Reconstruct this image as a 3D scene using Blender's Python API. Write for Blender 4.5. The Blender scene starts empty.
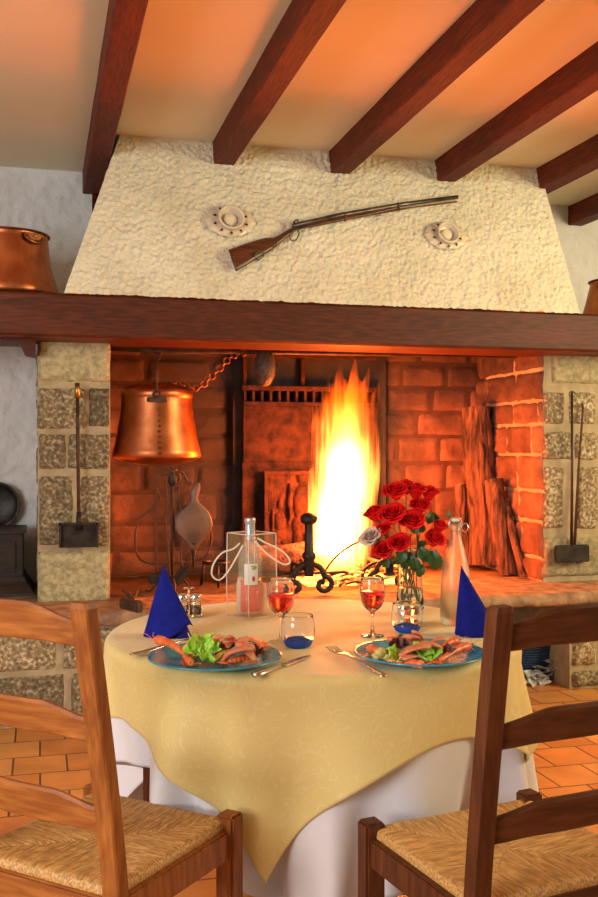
import bpy, bmesh, math, random
from mathutils import Vector, Matrix, noise
C = bpy.context.scene.collection
R = math.radians
PI = math.pi
# ---------------------------------------------------------------- camera model
CAMH, FPX, YAW = 1.24, 980.0, R(14.8)
SA, CA = math.sin(YAW), math.cos(YAW)
def W(xc, d, z):
    "camera-side metres (right, ahead) and height to world"
    return Vector((xc*CA + d*SA, -xc*SA + d*CA, z))
def P(px, py, Y=None, z=None, d=None):
    "the world point seen at a pixel, on the plane Y=.., z=.. or at distance d"
    u = (px-299)/FPX; v = (448.5-py)/FPX
    if Y is not None: d = Y/(CA-SA*u)
    elif z is not None: d = (z-CAMH)/v
    return W(u*d, d, CAMH+v*d)
HA = Vector((0.0, 4.60, 1.95)); HB = Vector((0.0, 4.86, 2.775))      # line of the hood's front slope
HN = Vector((0, -(HB.z-HA.z), HB.y-HA.y)).normalized()
def PH(px, py, off=0.0):
    "pixel on the sloping front of the hood, lifted off it"
    o = Vector((0, 0, CAMH)); dr = P(px, py, d=1.0)-o
    t = (HA-o+HN*off).dot(HN)/dr.dot(HN)
    return o+dr*t
# ---------------------------------------------------------------- mesh builder
class MB:
    def __init__(s): s.v = []; s.f = []; s.m = []; s.sm = []
    def add(s, vs, fs, mi=0, smooth=True):
        b = len(s.v); s.v += [Vector(v) for v in vs]
        for f in fs: s.f.append([b+i for i in f]); s.m.append(mi); s.sm.append(smooth)
        return s
    def box(s, c, size, rot=None, bev=0.0, mi=0):
        x, y, z = [q/2 for q in size]
        bm = bmesh.new(); bmesh.ops.create_cube(bm, size=1)
        for v in bm.verts: v.co = Vector((v.co.x*2*x, v.co.y*2*y, v.co.z*2*z))
        if bev > 0: bmesh.ops.bevel(bm, geom=list(bm.edges), offset=bev, segments=2, affect='EDGES')
        M = Matrix.Translation(c) @ (rot.to_4x4() if rot else Matrix())
        bm.verts.index_update()
        s.add([M @ v.co for v in bm.verts], [[v.index for v in f.verts] for f in bm.faces], mi, False)
        bm.free(); return s
    def ring_loft(s, rings, close=True, cap=(True, True), mi=0, smooth=True):
        n = len(rings[0]); vs = [p for r in rings for p in r]; fs = []
        for i in range(len(rings)-1):
            for j in range(n if close else n-1):
                k = (j+1) % n
                fs.append([i*n+j, i*n+k, (i+1)*n+k, (i+1)*n+j])
        if cap[0]: fs.append(list(range(n))[::-1])
        if cap[1]: fs.append([(len(rings)-1)*n+j for j in range(n)])
        return s.add(vs, fs, mi, smooth)
    def tube(s, pts, rad, n=10, mi=0, cap=(True, True), flat=1.0):
        pts = [Vector(p) for p in pts]
        rr = rad if isinstance(rad, (list, tuple)) else [rad]*len(pts)
        up = None; rings = []
        for i, p in enumerate(pts):
            t = (pts[min(i+1, len(pts)-1)]-pts[max(i-1, 0)]).normalized()
            if up is None:
                up = Vector((0, 0, 1)) if abs(t.z) < .9 else Vector((0, 1, 0))
            a = (up - t*up.dot(t)).normalized(); up = a; b = t.cross(a)
            rings.append([p+(a*math.cos(2*PI*k/n)*flat+b*math.sin(2*PI*k/n))*rr[i] for k in range(n)])
        return s.ring_loft(rings, cap=cap, mi=mi)
    def lathe(s, prof, c=(0, 0, 0), n=32, M=None, mi=0, cap=(False, False)):
        M = M or Matrix.Translation(c)
        rings = [[M @ Vector((r*math.cos(2*PI*k/n), r*math.sin(2*PI*k/n), z)) for k in range(n)] for r, z in prof]
        return s.ring_loft(rings, cap=cap, mi=mi)
    def grid(s, fn, nu, nv, closeu=False, mi=0, smooth=True):
        vs = [fn(i/nu, j/nv) for j in range(nv+1) for i in range(nu+(0 if closeu else 1))]
        w = nu+(0 if closeu else 1); fs = []
        for j in range(nv):
            for i in range(nu):
                k = (i+1) % w
                fs.append([j*w+i, j*w+k, (j+1)*w+k, (j+1)*w+i])
        return s.add(vs, fs, mi, smooth)
    def prism(s, poly, off, mi=0):
        "poly: world points, extruded by vector off"
        n = len(poly); a = [Vector(p) for p in poly]; b = [p+Vector(off) for p in a]
        return s.add(a+b, [list(range(n)), list(range(n, 2*n))[::-1]]+[[i, n+i, n+(i+1) % n, (i+1) % n] for i in range(n)], mi, False)
    def blob(s, c, size, amp=.15, sc=3.0, seed=0, sub=3, rot=None, mi=0):
        bm = bmesh.new(); bmesh.ops.create_icosphere(bm, subdivisions=sub, radius=1)
        M = rot or Matrix.Identity(3); vs = []
        for v in bm.verts:
            d = 1+amp*noise.noise(v.co*sc+Vector((seed*7.3, seed*3.1, seed)))
            vs.append(Vector(c)+M @ Vector((v.co.x*size[0]*d, v.co.y*size[1]*d, v.co.z*size[2]*d)))
        bm.verts.index_update()
        s.add(vs, [[v.index for v in f.verts] for f in bm.faces], mi); bm.free(); return s
    def mesh(s, name, mats, fix=True):
        me = bpy.data.meshes.new(name)
        me.from_pydata([tuple(v) for v in s.v], [], s.f)
        for p, m, q in zip(me.polygons, s.m, s.sm): p.material_index = m; p.use_smooth = q
        for m in (mats if isinstance(mats, (list, tuple)) else [mats]): me.materials.append(m)
        if fix:
            bm = bmesh.new(); bm.from_mesh(me)
            bmesh.ops.recalc_face_normals(bm, faces=bm.faces)
            bm.to_mesh(me); bm.free()
        me.update()
        return me
    def build(s, name, mats, parent=None, world=False, fix=True):
        if world and parent is not None:
            inv = tmat(parent).inverted(); s.v = [inv @ v for v in s.v]
        o = bpy.data.objects.new(name, s.mesh(name, mats, fix)); C.objects.link(o)
        if parent is not None: o.parent = parent
        return o
def tmat(o):
    M = Matrix.LocRotScale(o.location, o.rotation_euler, o.scale)
    return tmat(o.parent) @ M if o.parent else M
def tag(o, label=None, cat=None, group=None, kind=None):
    if label: o['label'] = label
    if cat: o['category'] = cat
    if group: o['group'] = group
    if kind: o['kind'] = kind
    return o
def thing(name, label, cat, loc=(0, 0, 0), rz=0.0, group=None):
    o = bpy.data.objects.new(name, None); C.objects.link(o)
    o.empty_display_size = .05
    o.location = loc; o.rotation_euler = (0, 0, rz)
    return tag(o, label, cat, group)
def solo(name, mb, mats, label, cat, group=None, org=None):
    "a thing that is one mesh, its origin put at its base"
    if org is None:
        zs = [v.z for v in mb.v]; n = len(mb.v)
        org = Vector((sum(v.x for v in mb.v)/n, sum(v.y for v in mb.v)/n, min(zs)))
    mb.v = [v-Vector(org) for v in mb.v]
    o = mb.build(name, mats); o.location = org
    return tag(o, label, cat, group)
def copy_tree(o, parent=None):
    kids = [k for k in bpy.data.objects if k.parent == o]
    c = o.copy(); C.objects.link(c)
    if parent is not None: c.parent = parent
    for k in kids: copy_tree(k, c)
    return c
def spline(pts, n=8):
    "Catmull-Rom through the points"
    p = [Vector(q) for q in pts]; p = [p[0]*2-p[1]]+p+[p[-1]*2-p[-2]]; out = []
    for i in range(1, len(p)-2):
        for k in range(n):
            t = k/n
            out.append(.5*((2*p[i])+(p[i+1]-p[i-1])*t+(2*p[i-1]-5*p[i]+4*p[i+1]-p[i+2])*t*t+(3*p[i]-p[i-1]-3*p[i+1]+p[i+2])*t**3))
    out.append(p[-2]); return out
def nz(x, y=0, z=0): return noise.noise(Vector((x, y, z)))
def fbm(x, y, z=0, o=4):
    s = 0; a = 1; v = Vector((x, y, z))
    for _ in range(o): s += a*noise.noise(v); v = v*2.03; a *= .5
    return s
def sstep(a, b, x):
    t = max(0, min(1, (x-a)/(b-a))); return t*t*(3-2*t)
# ---------------------------------------------------------------- materials
def newmat(name):
    m = bpy.data.materials.new(name); m.use_nodes = True
    nt = m.node_tree; b = nt.nodes['Principled BSDF']
    return m, nt, b
def nd(nt, t, **kw):
    n = nt.nodes.new(t)
    for k, v in kw.items():
        if k in n.inputs: n.inputs[k].default_value = v
        else: setattr(n, k, v)
    return n
def coords(nt, stretch=(1, 1, 1), space='Object'):
    tc = nd(nt, 'ShaderNodeTexCoord'); mp = nd(nt, 'ShaderNodeMapping')
    mp.inputs['Scale'].default_value = stretch
    nt.links.new(tc.outputs[space], mp.inputs['Vector']); return mp.outputs['Vector']
def ramp(nt, src, stops, interp='LINEAR'):
    r = nd(nt, 'ShaderNodeValToRGB'); r.color_ramp.interpolation = interp
    while len(r.color_ramp.elements) < len(stops): r.color_ramp.elements.new(.5)
    for e, (p, c) in zip(r.color_ramp.elements, stops): e.position = p; e.color = (*c[:3], 1)
    nt.links.new(src, r.inputs['Fac']); return r.outputs['Color']
def mix(nt, a, b, fac, mode='MIX'):
    n = nd(nt, 'ShaderNodeMix', data_type='RGBA', blend_type=mode)
    for s, sock in ((a, n.inputs[6]), (b, n.inputs[7]), (fac, n.inputs[0])):
        if hasattr(s, 'links'): nt.links.new(s, sock)
        elif isinstance(s, (int, float)): sock.default_value = s
        else: sock.default_value = (*s[:3], 1)
    return n.outputs[2]
def bump(nt, b, src, strength=.5, dist=.01):
    n = nd(nt, 'ShaderNodeBump', Strength=strength, Distance=dist)
    nt.links.new(src, n.inputs['Height']); nt.links.new(n.outputs[0], b.inputs['Normal']); return n
def pbr(name, c1, c2=None, scale=8, rough=.6, metal=0.0, bs=0.0, bd=.01, bscale=None, stretch=(1, 1, 1),
        island=0.0, det=5, dist=0.0, lo=.35, hi=.65, spec=.5, coat=0.0, sheen=0.0, c3=None, sss=0.0):
    m, nt, b = newmat(name)
    b.inputs['Roughness'].default_value = rough; b.inputs['Metallic'].default_value = metal
    b.inputs['Specular IOR Level'].default_value = spec
    if coat: b.inputs['Coat Weight'].default_value = coat; b.inputs['Coat Roughness'].default_value = .15
    if sheen: b.inputs['Sheen Weight'].default_value = sheen
    if sss:
        b.inputs['Subsurface Weight'].default_value = sss; b.inputs['Subsurface Scale'].default_value = .01
    v = coords(nt, stretch)
    if c2 is None: b.inputs['Base Color'].default_value = (*c1, 1)
    else:
        n = nd(nt, 'ShaderNodeTexNoise', Scale=scale, Detail=det, Distortion=dist)
        nt.links.new(v, n.inputs['Vector'])
        stops = [(lo, c1), (hi, c2)] if c3 is None else [(lo, c1), ((lo+hi)/2, c2), (hi, c3)]
        col = ramp(nt, n.outputs[0], stops)
        if island:
            g = nd(nt, 'ShaderNodeNewGeometry')
            col = mix(nt, col, ramp(nt, g.outputs['Random Per Island'], [(0, (1-island,)*3), (1, (1+island*.6,)*3)]), 1.0, 'MULTIPLY')
        nt.links.new(col, b.inputs['Base Color'])
    if bs:
        n2 = nd(nt, 'ShaderNodeTexNoise', Scale=bscale or scale*3, Detail=6)
        nt.links.new(v, n2.inputs['Vector']); bump(nt, b, n2.outputs[0], bs, bd)
    return m
def wood(name, dark, light, axis='Z', rough=.4, coat=.2, ring=7, bs=.15):
    m, nt, b = newmat(name)
    st = {'X': (.12, 1, 1), 'Y': (1, .12, 1), 'Z': (1, 1, .12)}[axis]
    v = coords(nt, st)
    w = nd(nt, 'ShaderNodeTexNoise', Scale=ring, Detail=3, Distortion=1.2); nt.links.new(v, w.inputs['Vector'])
    rg = nd(nt, 'ShaderNodeMath', operation='MULTIPLY'); rg.inputs[1].default_value = 9
    nt.links.new(w.outputs[0], rg.inputs[0])
    sn = nd(nt, 'ShaderNodeMath', operation='SINE'); nt.links.new(rg.outputs[0], sn.inputs[0])
    f = nd(nt, 'ShaderNodeTexNoise', Scale=90, Detail=4); nt.links.new(v, f.inputs['Vector'])
    ad = nd(nt, 'ShaderNodeMath', operation='MULTIPLY_ADD'); ad.inputs[1].default_value = .16
    nt.links.new(sn.outputs[0], ad.inputs[0]); nt.links.new(f.outputs[0], ad.inputs[2])
    col = ramp(nt, ad.outputs[0], [(.25, dark), (.75, light)])
    nt.links.new(col, b.inputs['Base Color'])
    b.inputs['Roughness'].default_value = rough
    b.inputs['Coat Weight'].default_value = coat; b.inputs['Coat Roughness'].default_value = .25
    b.inputs['Specular IOR Level'].default_value = .28
    bump(nt, b, f.outputs[0], bs, .002)
    return m
def glass(name, col=(1, 1, 1), rough=0.0, ior=1.45, dens=None):
    m, nt, b = newmat(name)
    b.inputs['Base Color'].default_value = (*col, 1); b.inputs['Roughness'].default_value = rough
    b.inputs['Transmission Weight'].default_value = 1; b.inputs['IOR'].default_value = ior
    if dens:
        va = nd(nt, 'ShaderNodeVolumeAbsorption', Density=dens[1]); va.inputs['Color'].default_value = (*dens[0], 1)
        nt.links.new(va.outputs[0], nt.nodes['Material Output'].inputs['Volume'])
    return m
def thin_clear(name, col=(1, 1, 1), alpha=.2, rough=.1):
    m, nt, b = newmat(name)
    b.inputs['Base Color'].default_value = (*col, 1); b.inputs['Roughness'].default_value = rough
    b.inputs['Alpha'].default_value = alpha
    return m
def stucco_mat(name, c1, c2, bscale=38, bs=1.0, bd=.012):
    m, nt, b = newmat(name)
    v = coords(nt)
    n = nd(nt, 'ShaderNodeTexNoise', Scale=3.0, Detail=6); nt.links.new(v, n.inputs['Vector'])
    nt.links.new(ramp(nt, n.outputs[0], [(.35, c1), (.65, c2)]), b.inputs['Base Color'])
    b.inputs['Roughness'].default_value = .85
    n2 = nd(nt, 'ShaderNodeTexNoise', Scale=bscale, Detail=5, Distortion=.6); nt.links.new(v, n2.inputs['Vector'])
    bump(nt, b, n2.outputs[0], bs, bd)
    return m
M = {}
M['stucco'] = stucco_mat('white_roughcast', (.70, .65, .47), (.84, .80, .62), 55, 1.0, .014)
M['stucco_wall'] = stucco_mat('grey_white_roughcast', (.62, .62, .62), (.75, .75, .75), 26, .8, .010)
M['plaster'] = pbr('ceiling_plaster', (.74, .66, .48), (.80, .72, .54), 1.6, .8, bs=.1, bd=.003, bscale=9)
M['beam'] = wood('dark_red_beam_wood', (.075, .012, .004), (.21, .026, .006), 'Y', .65, 0, 5)
M['mantel'] = wood('mantel_wood', (.055, .013, .005), (.15, .034, .011), 'X', .55, 0, 5)
M['mortar'] = pbr('sandy_mortar', (.34, .265, .15), (.46, .365, .22), 14, .9, bs=.5, bd=.006)
M['stone_pale'] = pbr('pale_limestone', (.30, .25, .13), (.50, .43, .24), 40, .85, bs=1.0, bd=.012, bscale=70, island=.25, det=9)
M['stone'] = pbr('rough_field_stone', (.12, .092, .050), (.28, .205, .105), 60, .85, bs=1.0, bd=.012, bscale=60, island=.5, det=10, c3=(.62, .55, .38), lo=.32, hi=.70)
M['brick'] = pbr('firebox_brick', (.17, .070, .035), (.34, .15, .075), 7, .85, bs=.8, bd=.008, bscale=30, island=.35)
M['soot_mortar'] = pbr('sooty_mortar', (.09, .036, .018), (.15, .058, .030), 12, .9, bs=.4, bd=.005)
M['soot'] = pbr('dull_black', (.012, .010, .009), (.03, .024, .02), 9, .9, bs=.5, bd=.006)
M['hearth'] = pbr('worn_hearth_stone', (.24, .14, .08), (.46, .30, .17), 14, .8, bs=1.0, bd=.012, bscale=30, det=8, spec=.2)
M['iron'] = pbr('dark_iron', (.018, .015, .013), (.05, .04, .033), 20, .5, .6, bs=.5, bd=.002, bscale=70)
M['rust_iron'] = pbr('rusty_iron', (.03, .016, .010), (.095, .045, .026), 20, .65, .2, bs=.5, bd=.002, bscale=70)
M['cast'] = pbr('cast_iron_plate', (.016, .007, .005), (.055, .020, .012), 14, .8, 0, bs=1.0, bd=.006, bscale=50, spec=.12)
M['copper'] = pbr('hammered_copper', (.36, .105, .036), (.56, .20, .075), 9, .38, 1.0, bs=.25, bd=.004, bscale=30)
M['copper_dark'] = pbr('tarnished_copper', (.20, .065, .025), (.38, .14, .055), 12, .42, 1.0, bs=.3, bd=.003, bscale=30)
M['brass'] = pbr('old_brass', (.45, .30, .10), None, rough=.35, metal=1)
M['bark'] = pbr('log_bark', (.035, .018, .011), (.24, .11, .06), 34, .9, bs=1.0, bd=.03, bscale=46, stretch=(1, 1, .16), det=8)
M['cutwood'] = pbr('cut_wood_end', (.45, .28, .15), (.60, .40, .22), 12, .8)
M['char'] = pbr('charred_log', (.02, .013, .01), (.16, .08, .05), 22, .9, bs=1.0, bd=.012)
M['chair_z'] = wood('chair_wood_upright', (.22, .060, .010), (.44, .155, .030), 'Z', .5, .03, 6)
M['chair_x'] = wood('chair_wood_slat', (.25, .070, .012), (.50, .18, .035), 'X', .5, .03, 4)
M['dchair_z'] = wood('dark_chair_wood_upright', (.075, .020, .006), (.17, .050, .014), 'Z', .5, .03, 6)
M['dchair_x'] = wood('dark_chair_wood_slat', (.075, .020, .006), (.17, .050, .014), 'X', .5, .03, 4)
M['rush'] = pbr('woven_rush', (.30, .17, .06), (.62, .42, .19), 18, .6, bs=.5, bd=.002, bscale=120)
M['white_cloth'] = pbr('white_linen', (.72, .70, .73), (.78, .76, .79), 5, .85, bs=.1, bd=.001, bscale=400, sheen=.2)
M['navy'] = pbr('cobalt_napkin', (.003, .006, .17), (.005, .010, .22), 60, .8, spec=.2)
M['chrome'] = pbr('chrome', (.8, .78, .75), None, rough=.12, metal=1)
M['steel'] = pbr('cutlery_steel', (.72, .68, .62), None, rough=.2, metal=1)
M['glass'] = glass('clear_glass')
M['blueglass'] = pbr('blue_base_glass', (.01, .12, .75), None, rough=.08)
M['blueglass'].node_tree.nodes['Principled BSDF'].inputs['Transmission Weight'].default_value = .45
M['wine'] = glass('rose_wine', (1, .045, .02), 0, 1.34)
M['rosewine'] = pbr('rose_wine_in_bottle', (.92, .035, .02), None, rough=.1, spec=.4)
M['rosewine'].node_tree.nodes['Principled BSDF'].inputs['Transmission Weight'].default_value = .05
M['frost'] = glass('frosted_glass', (.93, .90, .80), .38)
M['plateglass'] = pbr('turquoise_glass', (.03, .25, .38), (.07, .42, .56), 30, .15, bs=.25, bd=.002, bscale=60, coat=.2)
M['plateglass'].node_tree.nodes['Principled BSDF'].inputs['Transmission Weight'].default_value = .1
M['clearplastic'] = thin_clear('clear_plastic', (1, .60, .30), .11, .06)
M['softplastic'] = thin_clear('soft_plastic_tube', (1, .85, .68), .6, .2)
M['bottleglass'] = thin_clear('thin_bottle_glass', (.85, .95, .80), .10, .03)
M['foil'] = pbr('silver_foil', (.55, .60, .66), None, rough=.3, metal=.7)
M['label'] = pbr('paper_label', (.75, .76, .74), None, rough=.6)
M['green_ink'] = pbr('green_ink', (.22, .42, .06), None, rough=.6)
M['red_ink'] = pbr('red_ink', (.40, .02, .03), None, rough=.6)
M['rose'] = pbr('red_rose_petal', (.52, .002, .004), (.84, .006, .008), 30, .6, spec=.2)
M['rose_pale'] = pbr('faded_rose_petal', (.62, .42, .32), (.75, .55, .45), 30, .6)
M['leaf'] = pbr('rose_leaf', (.025, .075, .018), (.06, .15, .03), 20, .45)
M['stem'] = pbr('green_stem', (.06, .14, .03), (.12, .22, .05), 20, .5)
M['lettuce'] = pbr('lettuce_leaf', (.24, .60, .03), (.55, .85, .10), 22, .45, sss=.2)
M['prawn'] = pbr('cooked_prawn', (.80, .11, .02), (.90, .26, .08), 50, .35, sss=.1, bs=.2, bd=.001)
M['meat'] = pbr('pink_smoked_meat', (.62, .17, .07), (.80, .34, .17), 30, .45, bs=.4, bd=.002)
M['radicchio'] = pbr('dark_red_leaf', (.06, .012, .010), (.15, .03, .02), 30, .5)
M['lemon'] = pbr('lemon_flesh', (.78, .62, .12), (.85, .74, .26), 40, .4, bs=.3, bd=.001)
M['lemonpeel'] = pbr('lemon_peel', (.80, .55, .05), None, rough=.4)
M['potato'] = pbr('yellow_potato', (.70, .48, .12), (.80, .62, .25), 25, .5)
M['porcelain'] = pbr('cream_porcelain', (.62, .55, .40), (.78, .70, .54), 12, .3, coat=.3)
M['wax'] = pbr('candle_wax', (.75, .66, .50), None, rough=.4, sss=.3)
M['stock'] = wood('walnut_gunstock', (.07, .022, .010), (.18, .06, .022), 'X', .35, .4, 8)
M['gunmetal'] = pbr('gun_barrel_steel', (.09, .075, .06), (.18, .15, .12), 20, .4, .9)
M['darkwood'] = wood('dark_chest_wood', (.022, .014, .010), (.06, .035, .022), 'X', .5, .1)
M['leather'] = pbr('bellows_leather', (.10, .045, .025), (.20, .09, .05), 14, .6, bs=.4, bd=.003)
M['bellowwood'] = pbr('bellows_wood', (.09, .042, .025), (.20, .10, .06), 9, .5)
M['paper'] = pbr('crumpled_newspaper', (.35, .35, .35), (.72, .70, .66), 30, .8)
M['bluewicker'] = pbr('blue_basket', (.010, .035, .09), (.02, .06, .15), 30, .5, bs=.5)
M['rustic'] = pbr('speckled_dark_gourd', (.03, .015, .009), (.10, .05, .03), 60, .6, bs=.6, bd=.004)
M['salt'] = pbr('salt', (.8, .78, .74), None, rough=.8)
M['pepper'] = pbr('pepper', (.10, .07, .04), (.3, .2, .12), 200, .8)
def tablecloth_mat():
    m, nt, b = newmat('cream_damask')
    v = coords(nt)
    w = nd(nt, 'ShaderNodeTexNoise', Scale=12.5, Detail=0, Distortion=3.2); nt.links.new(v, w.inputs['Vector'])
    a = nd(nt, 'ShaderNodeMath', operation='MULTIPLY'); a.inputs[1].default_value = 19; nt.links.new(w.outputs[0], a.inputs[0])
    s_ = nd(nt, 'ShaderNodeMath', operation='SINE'); nt.links.new(a.outputs[0], s_.inputs[0])
    col = ramp(nt, s_.outputs[0], [(.84, (.73, .57, .21)), (.95, (.765, .61, .255))])
    nt.links.new(col, b.inputs['Base Color'])
    nt.links.new(ramp(nt, s_.outputs[0], [(.84, (.62,)*3), (.95, (.46,)*3)]), b.inputs['Roughness'])
    b.inputs['Sheen Weight'].default_value = .25
    return m
M['cream_cloth'] = tablecloth_mat()
def floor_mat():
    m, nt, b = newmat('terracotta_tiles')
    v = coords(nt)
    br = nd(nt, 'ShaderNodeTexBrick', offset=.5, squash=1.0)
    for k, q in (('Scale', 1.0), ('Mortar Size', .0042), ('Mortar Smooth', .25), ('Brick Width', .205), ('Row Height', .215), ('Bias', 0.0)):
        br.inputs[k].default_value = q
    br.inputs['Color1'].default_value = (.66, .25, .065, 1); br.inputs['Color2'].default_value = (.78, .40, .12, 1)
    br.inputs['Mortar'].default_value = (.10, .05, .025, 1)
    nt.links.new(v, br.inputs['Vector'])
    n = nd(nt, 'ShaderNodeTexNoise', Scale=6, Detail=6); nt.links.new(v, n.inputs['Vector'])
    col = mix(nt, br.outputs['Color'], ramp(nt, n.outputs[0], [(.3, (.80, .74, .68)), (.7, (1.12, 1.12, 1.08))]), 1.0, 'MULTIPLY')
    nt.links.new(col, b.inputs['Base Color'])
    b.inputs['Roughness'].default_value = .35
    inv = nd(nt, 'ShaderNodeMath', operation='SUBTRACT'); inv.inputs[0].default_value = 1.0
    nt.links.new(br.outputs['Fac'], inv.inputs[1]); bump(nt, b, inv.outputs[0], .6, .004)
    return m
M['floor'] = floor_mat()
def glow(name, col, s, c2=None, scale=20):
    m, nt, b = newmat(name)
    b.inputs['Base Color'].default_value = (.05, .02, .01, 1); b.inputs['Roughness'].default_value = .9
    v = coords(nt); n = nd(nt, 'ShaderNodeTexNoise', Scale=scale, Detail=4); nt.links.new(v, n.inputs['Vector'])
    nt.links.new(ramp(nt, n.outputs[0], [(.42, c2 or (0, 0, 0)), (.62, col)]), b.inputs['Emission Color'])
    b.inputs['Emission Strength'].default_value = s
    return m
M['ember'] = glow('glowing_embers', (1, .38, .05), 12, (.25, .02, .002), 26)
M['kindling_hot'] = glow('burning_stick', (1, .30, .04), 4, (.02, .004, .002), 18)
# ================================================================ THE ROOM
CEIL, WALLY, PILY, BACKY, HZ = 2.775, 5.57, 4.85, 5.68, .505
rnd = random.Random(5)
floor = MB().box((1.5, 1.5, -.05), (11, 9.4, .1)).build('floor', M['floor']); tag(floor, kind='structure')
ceil = MB().box((1.5, 1.5, CEIL+.05), (11, 9.4, .1)).build('ceiling', M['plaster']); tag(ceil, kind='structure')
def rough_panel(mb, o, U, V, N, nu, nv, amp, sc, seed=0):
    o, U, V, N = map(Vector, (o, U, V, N))
    def fn(s, t):
        p = o+U*s+V*t
        a = amp*(fbm(p.x*sc+seed, p.z*sc*1.0, p.y*sc, 4))
        e = min(1, min(s, 1-s, t, 1-t)*60)
        return p+N*a*e
    return mb.grid(fn, nu, nv)
mb = MB()
rough_panel(mb, (-1.3, WALLY, 0), (1.58, 0, 0), (0, 0, CEIL), (0, -1, 0), 120, 190, .010, 22)
mb.box((-2.65, WALLY+.05, CEIL/2), (2.7, .1, CEIL))
rough_panel(mb, (2.78, WALLY, 0), (1.35, 0, 0), (0, 0, CEIL), (0, -1, 0), 90, 150, .008, 20, 4)
mb.box((5.56, WALLY+.05, CEIL/2), (2.9, .1, CEIL))
wall = mb.build('wall_back', M['stucco_wall']); tag(wall, kind='structure')
# ceiling beams
BX = [(.228, WALLY), (.835, 4.99), (1.443, 4.99), (2.031, 4.99), (2.628, 4.99), (3.235, WALLY)]
BL = ['dark red ceiling beam farthest left, running past the side of the chimney hood',
      'dark red ceiling beam ending above the left porcelain sconce and gun butt',
      'dark red ceiling beam ending above the middle of the antique gun',
      'dark red ceiling beam ending just above the muzzle of the antique gun',
      'dark brown ceiling beam meeting the upper right corner of the chimney hood',
      'short dark brown ceiling beam farthest right, ending at the back wall']
for (x, ye), lb in zip(BX, BL):
    m_ = MB(); L = ye+1.2
    n = 60
    rings = []
    for i in range(n+1):
        y = -1.2+L*i/n
        q = .0022*nz(y*3, x*9); w = .0525
        cs = [(-w, 0), (-w, -.113), (-w+.006, -.12), (w-.006, -.12), (w, -.113), (w, 0)]
        rings.append([Vector((x+.0525+a+q, y, CEIL+b+.0015*nz(y*4, a*40, x))) for a, b in cs])
    m_.ring_loft(rings, smooth=False)
    solo('ceiling_beam', m_, M['beam'], lb, 'beam', 'ceiling beams', org=(x+.0525, ye, CEIL-.12))
# ================================================================ THE FIREPLACE
fp = thing('stone_fireplace', 'large stone fireplace with white roughcast hood, wooden mantel beam and raised hearth', 'fireplace', (1.5, 5.0, 0))
TL, TR, BLc, BRc = PH(120, 134.5), PH(540, 171), PH(64, 292), PH(580, 313)
TL.z = TR.z = CEIL; TL.y = TR.y = HB.y; BLc.z = BRc.z = 1.95; BLc.y = BRc.y = HA.y
mb = MB()
def hoodf(s, t):
    a = BLc.lerp(TL, t); b = BRc.lerp(TR, t); p = a.lerp(b, s)
    am = .007*fbm(p.x*20, p.z*20, 1.3, 2)+.009*fbm(p.x*52, p.z*52, 2, 2)
    e = min(1, min(s, 1-s, 1-t)*50+.2)
    return p+HN*am*e
mb.grid(hoodf, 420, 150)
for A, B, q in ((BLc, TL, -1), (BRc, TR, 1)):
    def sf(s, t):
        p = A.lerp(B, t); am = .008*fbm(p.y*20+s*15, p.z*20, q, 3)*min(1, s*20)
        return Vector((p.x+q*am, p.y+(WALLY-p.y)*s, p.z))
    mb.grid(sf, 50, 60)
mb.build('chimney_hood', M['stucco'], fp, world=True)
# mantel
mb = MB(); rings = []
for i in range(121):
    x = -.75+4.5*i/120; q = .003*nz(x*2.5, 1); r_ = .012
    rings.append([Vector((x, 4.60+q, 1.762)), Vector((x, 4.60+q, 1.95-r_)), Vector((x, 4.60+r_, 1.95)), Vector((x, 4.95, 1.95)), Vector((x, 4.95, 1.75)), Vector((x, 4.60+r_+q, 1.75))])
mb.ring_loft(rings, smooth=False)
mb.box((-.40, 5.28, 1.935), (.72, .64, .03)); mb.box((3.25, 5.28, 1.935), (1.0, .64, .03))
mb.prism([(-.02, 4.72, 1.75), (-.02, 4.72, 1.68), (-.07, 4.72, 1.69), (-.09, 4.72, 1.735), (-.75, 4.72, 1.735), (-.75, 4.72, 1.75)], (0, .24, 0))
mb.build('mantel_beam', M['mantel'], fp, world=True)
# masonry
def masonry(mb, O, U, V, N, blocks, h=.018, rough=.012, res=.018, gap=.008, seed=0, mi=0, edge=.016):
    O, U, V, N = map(Vector, (O, U, V, N))
    for bi, (u0, v0, u1, v1) in enumerate(blocks):
        nu = max(4, int((u1-u0)/res)); nv = max(4, int((v1-v0)/res)); sd = seed+bi*3.7
        def fn(s, t):
            u = u0+gap+(u1-u0-2*gap)*s; v = v0+gap+(v1-v0-2*gap)*t
            eu = min(s, 1-s)*(u1-u0); ev = min(t, 1-t)*(v1-v0)
            k = min(1, eu/edge)*min(1, ev/edge); k = math.sqrt(max(0, k))
            wob = .008*nz(u*12+sd, v*12)
            u += wob*(1-min(1, eu/.03)); v += .007*nz(v*12-sd, u*12, 4)*(1-min(1, ev/.03))
            hh = -.004+(h+.004)*k+rough*fbm(u*14+sd, v*14, sd, 4)*k
            return O+U*u+V*v+N*hh
        mb.grid(fn, nu, nv, mi=mi)
def pil(px0, px1, y0, y1, xo, Y=PILY, zb=HZ):
    "pixel rectangle on a front plane to local block coordinates"
    xm = (px0+px1)/2
    return (P(px0, 450, Y=Y).x-xo, P(xm, y1, Y=Y).z-zb, P(px1, 450, Y=Y).x-xo, P(xm, y0, Y=Y).z-zb)
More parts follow.
